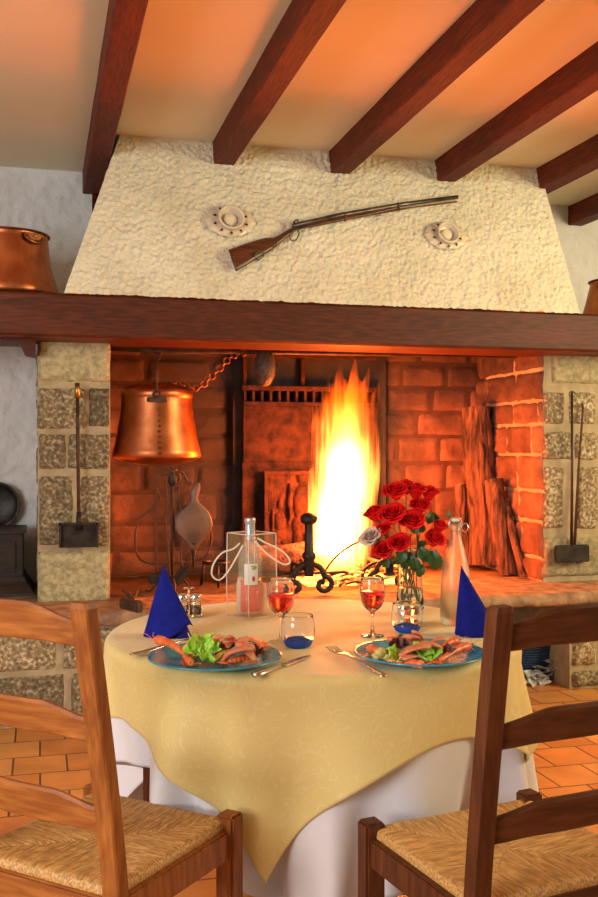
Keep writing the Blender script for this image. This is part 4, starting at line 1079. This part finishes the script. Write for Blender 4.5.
for k in range(9):
    mb.box((-.012+.003*(k % 2), -(r0+(r1-r0)*(1-(k+.6)/10)**1.45)-.002, .06+k*.027), (.018, .006, .014), bev=.003)
mb.build('riveted_seam', M['copper_dark'], hk)
ztop = P(157, 352, Y=5.12).z-(zb-.04)
d = Vector((math.cos(R(-97)), math.sin(R(-97)), 0)); pts = []
for k in range(25):
    w = PI*k/24; pts.append(d*((r0+.022)*math.cos(w))+Vector((0, 0, h1+.02+(ztop-.06-h1)*math.sin(w)**.8)))
MB().tube(pts, .0055, 10).build('bail_handle', M['rust_iron'], hk)
crane = thing('fireplace_crane', 'dark iron crane bar running along the top of the firebox', 'crane', (1.2, 5.2, 1.7))
mb = MB(); yb = 5.12
mb.tube([(XL1-.03, yb, P(130, 349, Y=yb).z), P(180, 352, Y=yb), P(240, 352, Y=yb), (XR0+.02, yb, P(480, 355, Y=yb).z-.0)], .011, 10)
mb.build('bar', M['rust_iron'], crane, world=True)
mb = MB(); mb.tube(spline([P(154, 349, Y=5.12), P(157, 345.5, Y=5.12), P(160.5, 349, Y=5.12), P(160, 357, Y=5.12), P(157, 360.5, Y=5.12), P(154, 357, Y=5.12)], 5), .005, 8)
mb.build('pot_hook', M['rust_iron'], crane, world=True)
# chain drooping from bar
cpts = spline([P(246, 352, Y=5.25), P(232, 356, Y=5.25), P(222, 366, Y=5.25), P(210, 378, Y=5.25), P(198, 388, Y=5.25), P(184, 386, Y=5.25), P(172, 383, Y=5.25)], 3)
cn = thing('iron_chain', 'rusty iron chain looped from the crane bar behind the copper cauldron', 'chain', cpts[len(cpts)//2])
for i in range(len(cpts)-1):
    p = cpts[i]; t = (cpts[i+1]-p); tl = t.length; L = tl*.85; t.normalize()
    a = Vector((0, 1, 0)) if i % 2 else t.cross(Vector((0, 1, 0))).normalized()
    cm = MB(); cm.tube([p+t*(L*math.cos(w)*.75+tl*.5)+a*(.016*math.sin(w)) for w in [2*PI*k/16 for k in range(17)]], .0052, 7); cm.build('chain_link', M['copper_dark'], cn, world=True)

# oval speckled thing hanging below the mantel
oc = P(265, 367, Y=5.1)
og = thing('hanging_gourd', 'oval speckled dark gourd hanging under the mantel above the grille', 'gourd', (oc.x, 5.1, oc.z-.10))
MB().blob((0, 0, .10), (.056, .056, .105), .06, 4, 2, 4).build('body', M['rustic'], og)
MB().tube([(0, 0, .2), (.004, .01, .245), (0, 0, .27)], .003, 6).build('cord', M['rust_iron'], og)
# tool stand
ts = thing('fire_tool_stand', 'wrought iron fire tool stand with curled hooks below the hanging cauldron', 'tool stand', (P(172, 585, Y=5.0).x, 5.0, HZ))
Y5 = 5.0
MB().tube([P(172.5, 592.5, Y=Y5), P(172.5, 530, Y=Y5), P(172, 467, Y=Y5)], [.011, .010, .010], 10).build('pole', M['rust_iron'], ts, world=True)
mb = MB()
for pts in (((172, 476), (163, 474), (157, 479), (155.5, 485), (152.5, 483)), ((172, 476), (181, 472), (186, 478), (189, 484), (192, 481.5)), ((172, 472), (166, 468.5), (160, 472), (158, 480))):
    mb.tube(spline([P(x, y, Y=Y5-.01) for x, y in pts], 5), .0055, 8)
mb.tube(spline([P(172, 474, Y=Y5), P(176, 470, Y=Y5+.03), P(180, 478, Y=Y5+.06), P(176, 484, Y=Y5+.07)], 5), .005, 8)
mb.build('hook', M['rust_iron'], ts, world=True)
mb = MB(); c0 = P(172.5, 480, Y=Y5)
mb.lathe([(.012, -.03), (.022, -.02), (.024, 0), (.016, .03), (.011, .04)], c=c0, n=14); mb.build('hub', M['iron'], ts, world=True)
mb = MB(); o_ = P(172.5, 592, Y=Y5); o_.z = HZ
for an in (30, 150, 270):
    q = Vector((math.cos(R(an)), math.sin(R(an)), 0))
    mb.tube(spline([o_+Vector((0, 0, .09)), o_+q*.06+Vector((0, 0, .07)), o_+q*.12+Vector((0, 0, .008)), o_+q*.15+Vector((0, 0, .006))], 5), .006, 8)
mb.build('tripod_foot', M['rust_iron'], ts, world=True)
def tool(name, label, cat, paths, extra=None, mat='rust_iron', rad=.0055, part='shaft'):
    lo = min((p for pp in paths for p in pp[0]), key=lambda q: -q[1])
    t = thing(name, label, cat, P(lo[0], lo[1], Y=paths[0][1]))
    for pts, Y, pn in [(a[0], a[1], a[2] if len(a) > 2 else part) for a in paths]:
        MB().tube(spline([P(x, y, Y=Y) for x, y in pts], 5), rad, 8).build(pn, M[mat], t, world=True)
    if extra: extra(t)
    return t
def brush_head(t):
    mb = MB(); mb.box(P(154, 579, Y=4.955), (.055, .03, .045), bev=.008); mb.build('brush_head', M['iron'], t, world=True)
tool('hearth_brush', 'small iron hearth brush hanging on the left hook of the tool stand', 'brush', [([(157, 488), (155.5, 505), (156, 540), (156, 572)], 4.955)], brush_head)
def shovel_head(t):
    mb = MB(); c_ = P(180, 576, Y=4.955)
    mb.box(c_, (.085, .012, .05), rot=Matrix.Rotation(R(-48), 3, 'Y'), bev=.003)
    mb.box(c_+Vector((.016, -.012, .020)), (.085, .028, .006), rot=Matrix.Rotation(R(-48), 3, 'Y'))
    mb.build('scoop', M['iron'], t, world=True)
tool('hearth_shovel', 'small hearth shovel with tilted scoop hanging right of the stand pole', 'shovel', [([(178, 487), (180, 505), (180.5, 540), (181.5, 563), (186, 569)], 4.955)], shovel_head)
tool('fire_poker', 'wavy thin fire poker hanging between brush and stand pole', 'poker', [([(165, 480), (167, 500), (165.5, 522), (168, 550), (170, 577)], 4.97)])
tool('wire_hoop', 'large rounded iron wire hoop tongs behind the tool stand', 'tongs', [([(157, 488), (159.5, 500), (149, 511), (139, 520), (135, 540), (138, 556), (149, 563), (170, 563), (192, 562)], 5.06, 'hoop'), ([(192, 562), (206, 556), (211, 540), (209, 524), (196, 510)], 5.07, 'hoop')])
# bellows
bw = thing('fire_bellows', 'round wooden fire bellows with iron nozzle hanging right of the tool stand', 'bellows', P(193, 568, Y=4.97))
out = [(194, 486), (198, 482), (199.5, 488), (197, 497), (199, 503), (205, 508), (210, 516), (211.5, 525), (208, 533), (203, 538), (198, 545), (196, 549), (190, 549), (187, 544), (180, 536), (175.5, 529), (175.5, 519), (180, 511), (187, 505), (190.5, 500), (190, 493)]
def board(name, dy, th, mat, sc=1.0):
    pts = [P(x, y, Y=4.97) for x, y in out]; cen = sum(pts, Vector())/len(pts)
    sp = spline(pts+[pts[0]], 3)[:-1]
    rings = [[cen+(p-cen)*k*sc+Vector((0, dy+q*th, 0)) for p in sp] for k, q in ((.93, 0), (1, .25), (1, .75), (.93, 1))]
    m_ = MB(); m_.ring_loft(rings); m_.build(name, mat, bw, world=True)
board('front_board', -.03, .012, M['bellowwood']); board('leather', -.018, .045, M['leather'], .93); board('back_board', .027, .012, M['bellowwood'])
MB().tube([P(194, 547, Y=4.97), P(193.5, 556, Y=4.97), P(193.3, 568, Y=4.97)], [.016, .009, .005], 12).build('nozzle', M['iron'], bw, world=True)
MB().lathe([(.018, -.012), (.030, .012)], c=P(193.5, 545, Y=4.965)-Vector((0, 0, .0)), n=14, cap=(True, True)).build('nozzle_collar', M['iron'], bw, world=True)
# small hammer-like wedge on left hearth
hm = thing('splitting_wedge', 'rusty iron wedge and cross bar lying at the left of the hearth', 'iron wedge', P(131, 618, z=HZ+.002))
mb = MB(); a_ = P(131, 606, z=HZ+.03); mb.box(a_+Vector((0, 0, .005)), (.035, .16, .05), rot=Matrix.Rotation(R(24), 3, 'Z'), bev=.006); mb.build('head', M['rust_iron'], hm, world=True)
MB().tube([P(124, 590, z=HZ+.03), P(133, 600, z=HZ+.04)], .012, 8).build('stub', M['rust_iron'], hm, world=True)
MB().tube([P(138, 590, z=HZ+.03), P(133, 600, z=HZ+.04)], .008, 8).build('stub', M['rust_iron'], hm, world=True)
# dark iron pot stand glimpsed left of bag
tr = thing('iron_trivet', 'low dark iron trivet on the hearth left of the wine bag', 'trivet', P(216, 590, z=HZ))
tc_ = P(216, 586, z=HZ); mb = MB()
mb.lathe([(.06, .12), (.075, .12), (.075, .135), (.06, .135), (.06, .12)], c=tc_, n=28)
for k in range(3):
    q = Vector((math.cos(k*2.09+.5), math.sin(k*2.09+.5), 0)); mb.tube([tc_+q*.068+Vector((0, 0, .125)), tc_+q*.085+Vector((0, 0, .003))], .008, 8)
mb.build('frame', M['iron'], tr, world=True)
# andirons
def andiron(px, ytop, ybase, Y, label, ball, curls):
    t = thing('andiron', label, 'andiron', P(px, ybase, Y=Y), 0, 'andirons in front of the fire'); t.location.z = HZ
    a_ = P(px, ybase, Y=Y); b_ = P(px, ytop, Y=Y)
    H = b_.z-HZ
    c0 = Vector((a_.x, Y, HZ))
    MB().lathe([(r_*ball, z_) for r_, z_ in ((.019, .10), (.022, .13), (.022, H*.45), (.028, H*.47), (.028, H*.52), (.019, H*.55), (.017, H-.05), (.018, H-.03))], c=c0, n=18, cap=(True, True)).build('post', M['iron'], t, world=True)
    MB().blob(c0+Vector((0, 0, H-.02)), (.036*ball, .036*ball, .026*ball), .10, 3, 1, 3).build('finial', M['iron'], t, world=True)
    for s in (-1, 1):
        pts = []
        for k in range(22):
            w = k/21; 
            if w < .5: pts.append(c0+Vector((s*ball*(.0+.062*math.sin(w*PI)), 0, .165-.02*w*2-.045*(w*2)**2)))
        base = c0+Vector((s*.062*ball, 0, .055))
        pts += [base+Vector((s*(.050*(1-k*.05)*math.sin(k*.5)), 0, (.044*(1-k*.05))*math.cos(k*.5))) for k in range(14)]
        mb = MB(); mb.tube(pts, .012*ball, 10); mb.build('scroll_foot', M['iron'], t, world=True)
    MB().tube([c0+Vector((0, 0, .13)), c0+Vector((0, .32, .13)), c0+Vector((0, .36, .05)), c0+Vector((0, .37, .005))], .012, 8).build('log_bar', M['iron'], t, world=True)
    return t
andiron(309, 515, 598, 4.70, 'iron andiron with knobbed post and curled feet left of the flames', 1.22, True)
andiron(389, 557, 596, 4.78, 'low iron andiron partly hidden behind the roses right of the flames', 1.1, True)
# spit rods
mb = MB(); mb.tube([P(244, 576, Y=4.99), P(308, 573, Y=4.96), P(345, 572, Y=4.98)], .008, 8)
solo('spit_bar', mb, M['iron'], 'horizontal iron bar resting across in front of the burning log', 'bar')
mb = MB(); mb.tube(spline([P(322, 580, Y=4.93), P(327, 568, Y=4.93), P(338, 555, Y=4.93), P(352, 545, Y=4.93), P(366, 539, Y=4.93)], 6), .0055, 8)
solo('curved_poker', mb, M['iron'], 'thin curved iron rod arching up across the flames to the roses', 'rod')
mb = MB(); mb.tube(spline([P(384, 562, Y=4.90), P(372, 564, Y=4.90), P(364, 571, Y=4.90), P(362, 582, Y=4.90), P(361, 592, Y=4.90)], 6), .009, 8)
solo('bent_iron_rod', mb, M['iron'], 'thick curved iron rod bending down behind the right wine glass', 'handle')
# logs in the fire
def log(name, label, a, b, r, mat, group=None, seed=0, ends='cutwood', kn=0.16, n=28, m=26):
    a, b = Vector(a), Vector(b); ax = (b-a).normalized(); u = ax.orthogonal().normalized(); v = ax.cross(u)
    L = (b-a).length; t = thing(name, label, 'log', a if a.z < b.z else b, 0, group)
    t.location.z = min(a.z, b.z)
    def f(s, q):
        w = 2*PI*s; d = r*(1+kn*fbm(math.cos(w)*1.3+seed, math.sin(w)*1.3, q*L*3/ .5, 3)+.05*abs(nz(w*6, q*L*6, seed)))
        bend = (.02*math.sin(q*PI*1.3+seed))
        return a+ax*(q*L)+u*(math.cos(w)*d+bend)+v*math.sin(w)*d
    mb = MB(); mb.grid(f, n, m, closeu=True); mb.build('bark', mat, t, world=True)
    mb = MB()
    for q, sgn in ((0, -1), (1, 1)):
        ring = [f(k/n, q) for k in range(n)]; c_ = sum(ring, Vector())/n
        mb.ring_loft([ring, [c_+(p-c_)*.5+ax*sgn*.003 for p in ring], [c_+(p-c_)*.02 for p in ring]], cap=(False, True))
    mb.build('cut_end', M[ends], t, world=True)
    return t
log('burning_log', 'charred split log lying on the hearth left of the flames', P(243, 556, Y=5.32), P(309, 557, Y=5.30), .075, M['char'], seed=3, ends='char')
log('burning_log', 'small charred log glowing at the foot of the flames behind the post', P(300, 563, Y=5.18), P(345, 566, Y=5.2), .04, M['char'], seed=5, ends='char')
LG = 'logs leaning in the right of the firebox'
log('firewood_log', 'tallest thick bark log leaning in the right back corner of the firebox', P(485, 568, Y=5.42)+Vector((0, 0, .02)), P(478.5, 408, Y=5.50), .090, M['bark'], LG, 1, kn=.22, n=40, m=60)
log('firewood_log', 'shorter smooth log leaning in front of the tallest log', P(508, 577, Y=5.14)+Vector((0, 0, .012)), P(494, 480, Y=5.26), .055, M['bark'], LG, 2)
log('firewood_log', 'thin dark log leaning against the right firebox wall', P(531, 578, Y=5.06)+Vector((0, 0, .010)), P(513, 476, Y=5.30), .034, M['bark'], LG, 6)
log('firewood_log', 'thin log standing behind the left side of the tallest log', P(464, 566, Y=5.55)+Vector((0, 0, .02)), P(461, 484, Y=5.57), .036, M['bark'], LG, 7)
log('firewood_log', 'short split stick at the foot of the right firebox wall', P(522, 577, Y=5.02)+Vector((0, 0, .010)), P(506, 500, Y=5.22), .022, M['bark'], LG, 8)
mb = MB(); mb.prism([P(404, 566, Y=5.5), P(411, 566, Y=5.5), P(411, 576, Y=5.5), P(404, 576, Y=5.5)], (0, .02, 0))
# ================================================================ THE FIRE
fire = thing('hearth_fire', 'tall bright yellow and orange fire burning on the hearth', 'fire', (P(345, 590, Y=5.2).x, 5.2, HZ))
FC = Vector(fire.location)
def flame_mat():
    m = bpy.data.materials.new('flame_volume'); m.use_nodes = True; nt = m.node_tree
    nt.nodes.remove(nt.nodes['Principled BSDF'])
    tc = nd(nt, 'ShaderNodeTexCoord')
    # wobble the space with stretched noise so the fire has tongues
    mp = nd(nt, 'ShaderNodeMapping'); mp.inputs['Scale'].default_value = (30, 30, 1.6); nt.links.new(tc.outputs['Object'], mp.inputs['Vector'])
    no = nd(nt, 'ShaderNodeTexNoise', Scale=1.6, Detail=3); nt.links.new(mp.outputs[0], no.inputs['Vector'])
    at = nd(nt, 'ShaderNodeSeparateXYZ'); nt.links.new(tc.outputs['Object'], at.inputs[0])
    def ma(op, a, b=None, c=None, clamp=False):
        n = nd(nt, 'ShaderNodeMath', operation=op); n.use_clamp = clamp
        for i, q in enumerate((a, b, c)):
            if q is None: continue
            if hasattr(q, 'links'): nt.links.new(q, n.inputs[i])
            else: n.inputs[i].default_value = q
        return n.outputs[0]
    x, y, z = at.outputs
    cx = ma('MULTIPLY_ADD', z, .085, -.062); r2 = ma('ADD', ma('POWER', ma('SUBTRACT', x, cx), 2.0), ma('MULTIPLY', ma('POWER', y, 2.0), 1.3))
    rr_ = ma('SQRT', r2)
    wid = nd(nt, 'ShaderNodeFloatCurve')                    # half width against height
    cv = wid.mapping.curves[0]
    pts = [(0, .30), (.10, .36), (.3, .40), (.55, .38), (.75, .36), (.9, .34), (1, .25)]
    cv.points[0].location = pts[0]; cv.points[1].location = pts[-1]
    for p in pts[1:-1]: cv.points.new(*p)
    wid.mapping.update(); nt.links.new(ma('DIVIDE', z, 1.25), wid.inputs['Value'])
    n2 = nd(nt, 'ShaderNodeTexNoise', Scale=3.2, Detail=1); m2 = nd(nt, 'ShaderNodeMapping'); m2.inputs['Scale'].default_value = (1.5, 1.5, .9); nt.links.new(tc.outputs['Object'], m2.inputs['Vector']); nt.links.new(m2.outputs[0], n2.inputs['Vector'])
    q = ma('DIVIDE', rr_, ma('MULTIPLY', wid.outputs[0], .53))
    q = ma('ADD', q, ma('MULTIPLY', ma('SUBTRACT', no.outputs[0], .5), 2.1))
    q = ma('ADD', q, ma('MULTIPLY', ma('SUBTRACT', n2.outputs[0], .5), ma('MULTIPLY_ADD', z, 1.3, .2)))
    core = ma('POWER', ma('SUBTRACT', 1.0, q, clamp=True), 2.0)
    hr = nd(nt, 'ShaderNodeFloatCurve'); cv = hr.mapping.curves[0]
    pts = [(0, .05), (.05, .25), (.12, 1.0), (.50, 1.0), (.60, .60), (.68, .26), (.76, .14), (.86, .09), (1, .06)]
    cv.points[0].location = pts[0]; cv.points[1].location = pts[-1]
    for p in pts[1:-1]: cv.points.new(*p)
    hr.mapping.update(); nt.links.new(ma('DIVIDE', z, 1.25), hr.inputs['Value'])
    st = ma('MULTIPLY', ma('MULTIPLY', core, hr.outputs[0]), FLAME_S)
    em = nd(nt, 'ShaderNodeEmission'); nt.links.new(ramp(nt, ma('DIVIDE', z, 1.25), [(0, (1, .20, .02)), (.15, (1, .20, .035)), (.58, (1, .20, .03)), (.80, (1, .11, .004)), (1, (1, .06, .001))]), em.inputs['Color'])
    nt.links.new(st, em.inputs['Strength']); nt.links.new(em.outputs[0], nt.nodes['Material Output'].inputs['Volume'])
    m.cycles.volume_step_rate = .22
    return m
FLAME_S = 560.0
fm = flame_mat()
# flame body: tongues licking up, merged by a remesh
mb = MB(); rf = random.Random(11)
tong = [((-.04, 0), (-.03, 1.25), .12), ((.04, .02), (.10, 1.26), .13), ((0, -.03), (.20, 1.16), .11), ((-.06, .02), (-.13, 1.05), .11), ((.04, 0), (.235, 1.03), .11),
        ((-.06, -.02), (-.15, .86), .10), ((.04, -.02), (.17, .90), .10), ((-.08, 0), (-.18, .62), .08), ((.05, .02), (.13, .62), .09), ((-.02, 0), (.04, .85), .19), ((-.10, -.03), (-.17, .36), .08), ((.08, -.03), (.14, .33), .08), ((-.02, -.02), (.03, 1.12), .15), ((.0, .02), (-.08, 1.14), .10), ((.02, .0), (.15, 1.22), .10)]
for (bx, by), (tx, tz), r_ in tong:
    pts = []; rad = []
    for k in range(17):
        w = k/16
        pts.append(FC+Vector((-.022+bx+(tx-bx)*w+.020*math.sin(w*9+tx*30)*w, by+.02*math.sin(w*7+tz*9)*w, .03+(tz-.03)*w)))
        rad.append(max(.004, r_*(.55+.9*w if w < .35 else (.865 if w < .5 else .865*(1-((w-.5)/.5)**1.3)))))
    mb.tube(pts, rad, 12)
fl = mb.build('flames', fm, fire, world=True)
rm = fl.modifiers.new('merge', 'REMESH'); rm.mode = 'VOXEL'; rm.voxel_size = .012
# ember bed and sticks
mb = MB(); 
def em_(s, t):
    x = (s-.5)*.62; y = (t-.5)*.42; e = max(0, 1-(x/.31)**2-(y/.21)**2)
    return FC+Vector((x+.04, y, .004+.055*e**.6*(1+.5*fbm(x*16, y*16, 0, 4))))
mb.grid(em_, 60, 44); eb = mb.build('ember_bed', M['ember'], fire, world=True); tag(eb, 'glowing embers')
re_ = random.Random(21)
for k in range(26):
    an = re_.uniform(-.5, .5); hot = k % 3 != 0
    c_ = FC+Vector((re_.uniform(-.16, .34), re_.uniform(-.34, .02), .035+.05*re_.random())); L = re_.uniform(.10, .24)
    d_ = Vector((math.cos(an*3), math.sin(an*3)*.7, re_.uniform(-.22, .22))).normalized()
    mb = MB(); r_ = re_.uniform(.004, .010)
    mb.tube([c_-d_*L/2, c_+Vector((0, 0, .006)), c_+d_*L/2], [r_, r_*1.2, r_*.7], 7)
    solo('kindling_stick', mb, M['kindling_hot' if hot else 'char'], 'thin stick of kindling burning in the heap under the flames', 'kindling', 'kindling under the flames')
# ================================================================ UNDER THE HEARTH, RIGHT
bk = thing('blue_basket', 'dark blue wicker basket under the right side of the hearth', 'basket', P(532, 683, Y=4.86)); bk.location.z = 0
bk.location.x = P(531, 680, Y=4.86).x-.03
MB().lathe([(.0001, .004), (.12, .004), (.15, .20), (.145, .205), (.116, .012)], n=32).build('body', M['bluewicker'], bk)
mb = MB()
for k in range(13):
    z = .015+k*.0145; r_ = .121+.03*z/.2
    mb.tube([((r_+.003*math.cos(q*16+k*PI))*math.cos(q*2*PI/64), (r_+.003*math.cos(q*16*2*PI/64*1+k*PI))*math.sin(q*2*PI/64), z) for q in range(65)], .0065, 6)
mb.build('woven_band', M['bluewicker'], bk)
rp_ = random.Random(9)
for k in range(46):
    px = rp_.uniform(521, 566); pz = rp_.random()
    c_ = P(px, 686, z=0); c_.y = 4.66+rp_.random()*.22; c_.z = .018+.10*pz*max(0, (px-535)/30 if px > 535 else .25); s_ = rp_.uniform(.018, .042)
    sd = rp_.random()*50
    def pf(s, t):
        x = (s-.5)*2*s_*1.5; y = (t-.5)*2*s_; return Vector((x, y, .012*nz(x*50+sd, y*50)+.010*abs(nz(x*90, y*90+sd))))
    mb = MB(); mb.grid(pf, 8, 8, smooth=False)
    rt = Matrix.Rotation(rp_.uniform(-.8, .8), 3, 'X') @ Matrix.Rotation(rp_.uniform(-.5, .5), 3, 'Y') @ Matrix.Rotation(rp_.random()*6, 3, 'Z')
    top_ = [rt @ v for v in mb.v]; n0 = len(mb.v); fs = list(mb.f)
    mb2 = MB(); nrm = rt @ Vector((0, 0, 1))
    mb2.add([c_+v for v in top_], fs, smooth=False); mb2.add([c_+v-nrm*.003 for v in top_], [f[::-1] for f in fs], smooth=False)
    solo('paper_scrap', mb2, M['paper'], 'crumpled scrap of grey newspaper in the heap by the blue basket', 'paper', 'newspaper scraps under the hearth')
# ================================================================ LIGHT
def lamp(name, kind, loc, energy, col, **kw):
    l = bpy.data.lights.new(name, kind); l.energy = energy; l.color = col
    for k, v in kw.items(): setattr(l, k, v)
    o = bpy.data.objects.new(name, l); C.objects.link(o); o.location = loc; return o
def aim(o, tgt): o.rotation_euler = (Vector(tgt)-o.location).to_track_quat('-Z', 'Y').to_euler()
lamp('fire_light', 'POINT', FC+Vector((.02, -.16, .30)), 42, (1, .085, .008), shadow_soft_size=.10)
lamp('fire_light', 'POINT', FC+Vector((.05, -.16, .75)), 32, (1, .25, .035), shadow_soft_size=.10)
w1 = lamp('window_light', 'AREA', (-2.6, .0, 1.6), 130, (.96, .96, .96), shape='RECTANGLE', size=1.6, size_y=1.6); aim(w1, (.9, 3.4, 1.2))
w2 = lamp('room_light', 'AREA', (4.3, 1.9, 2.2), 120, (1, .84, .50), shape='RECTANGLE', size=1.6, size_y=1.2); aim(w2, (1.6, 4.7, 2.1))
wd = bpy.data.worlds.new('room_world'); bpy.context.scene.world = wd; wd.use_nodes = True
wd.node_tree.nodes['Background'].inputs[0].default_value = (1, .87, .66, 1); wd.node_tree.nodes['Background'].inputs[1].default_value = .32
# ================================================================ CAMERA
cam = bpy.data.cameras.new('camera'); co = bpy.data.objects.new('camera', cam); C.objects.link(co)
co.location = (0, 0, CAMH); co.rotation_euler = (R(90), 0, -YAW)
cam.sensor_fit = 'VERTICAL'; cam.sensor_height = 24; cam.lens = 24*FPX/897; cam.clip_start = .05
sc = bpy.context.scene; sc.camera = co
sc.view_settings.view_transform = 'Standard'; sc.view_settings.look = 'None'; sc.view_settings.gamma = 1; sc.view_settings.exposure = 0
sc.view_settings.use_curve_mapping = False
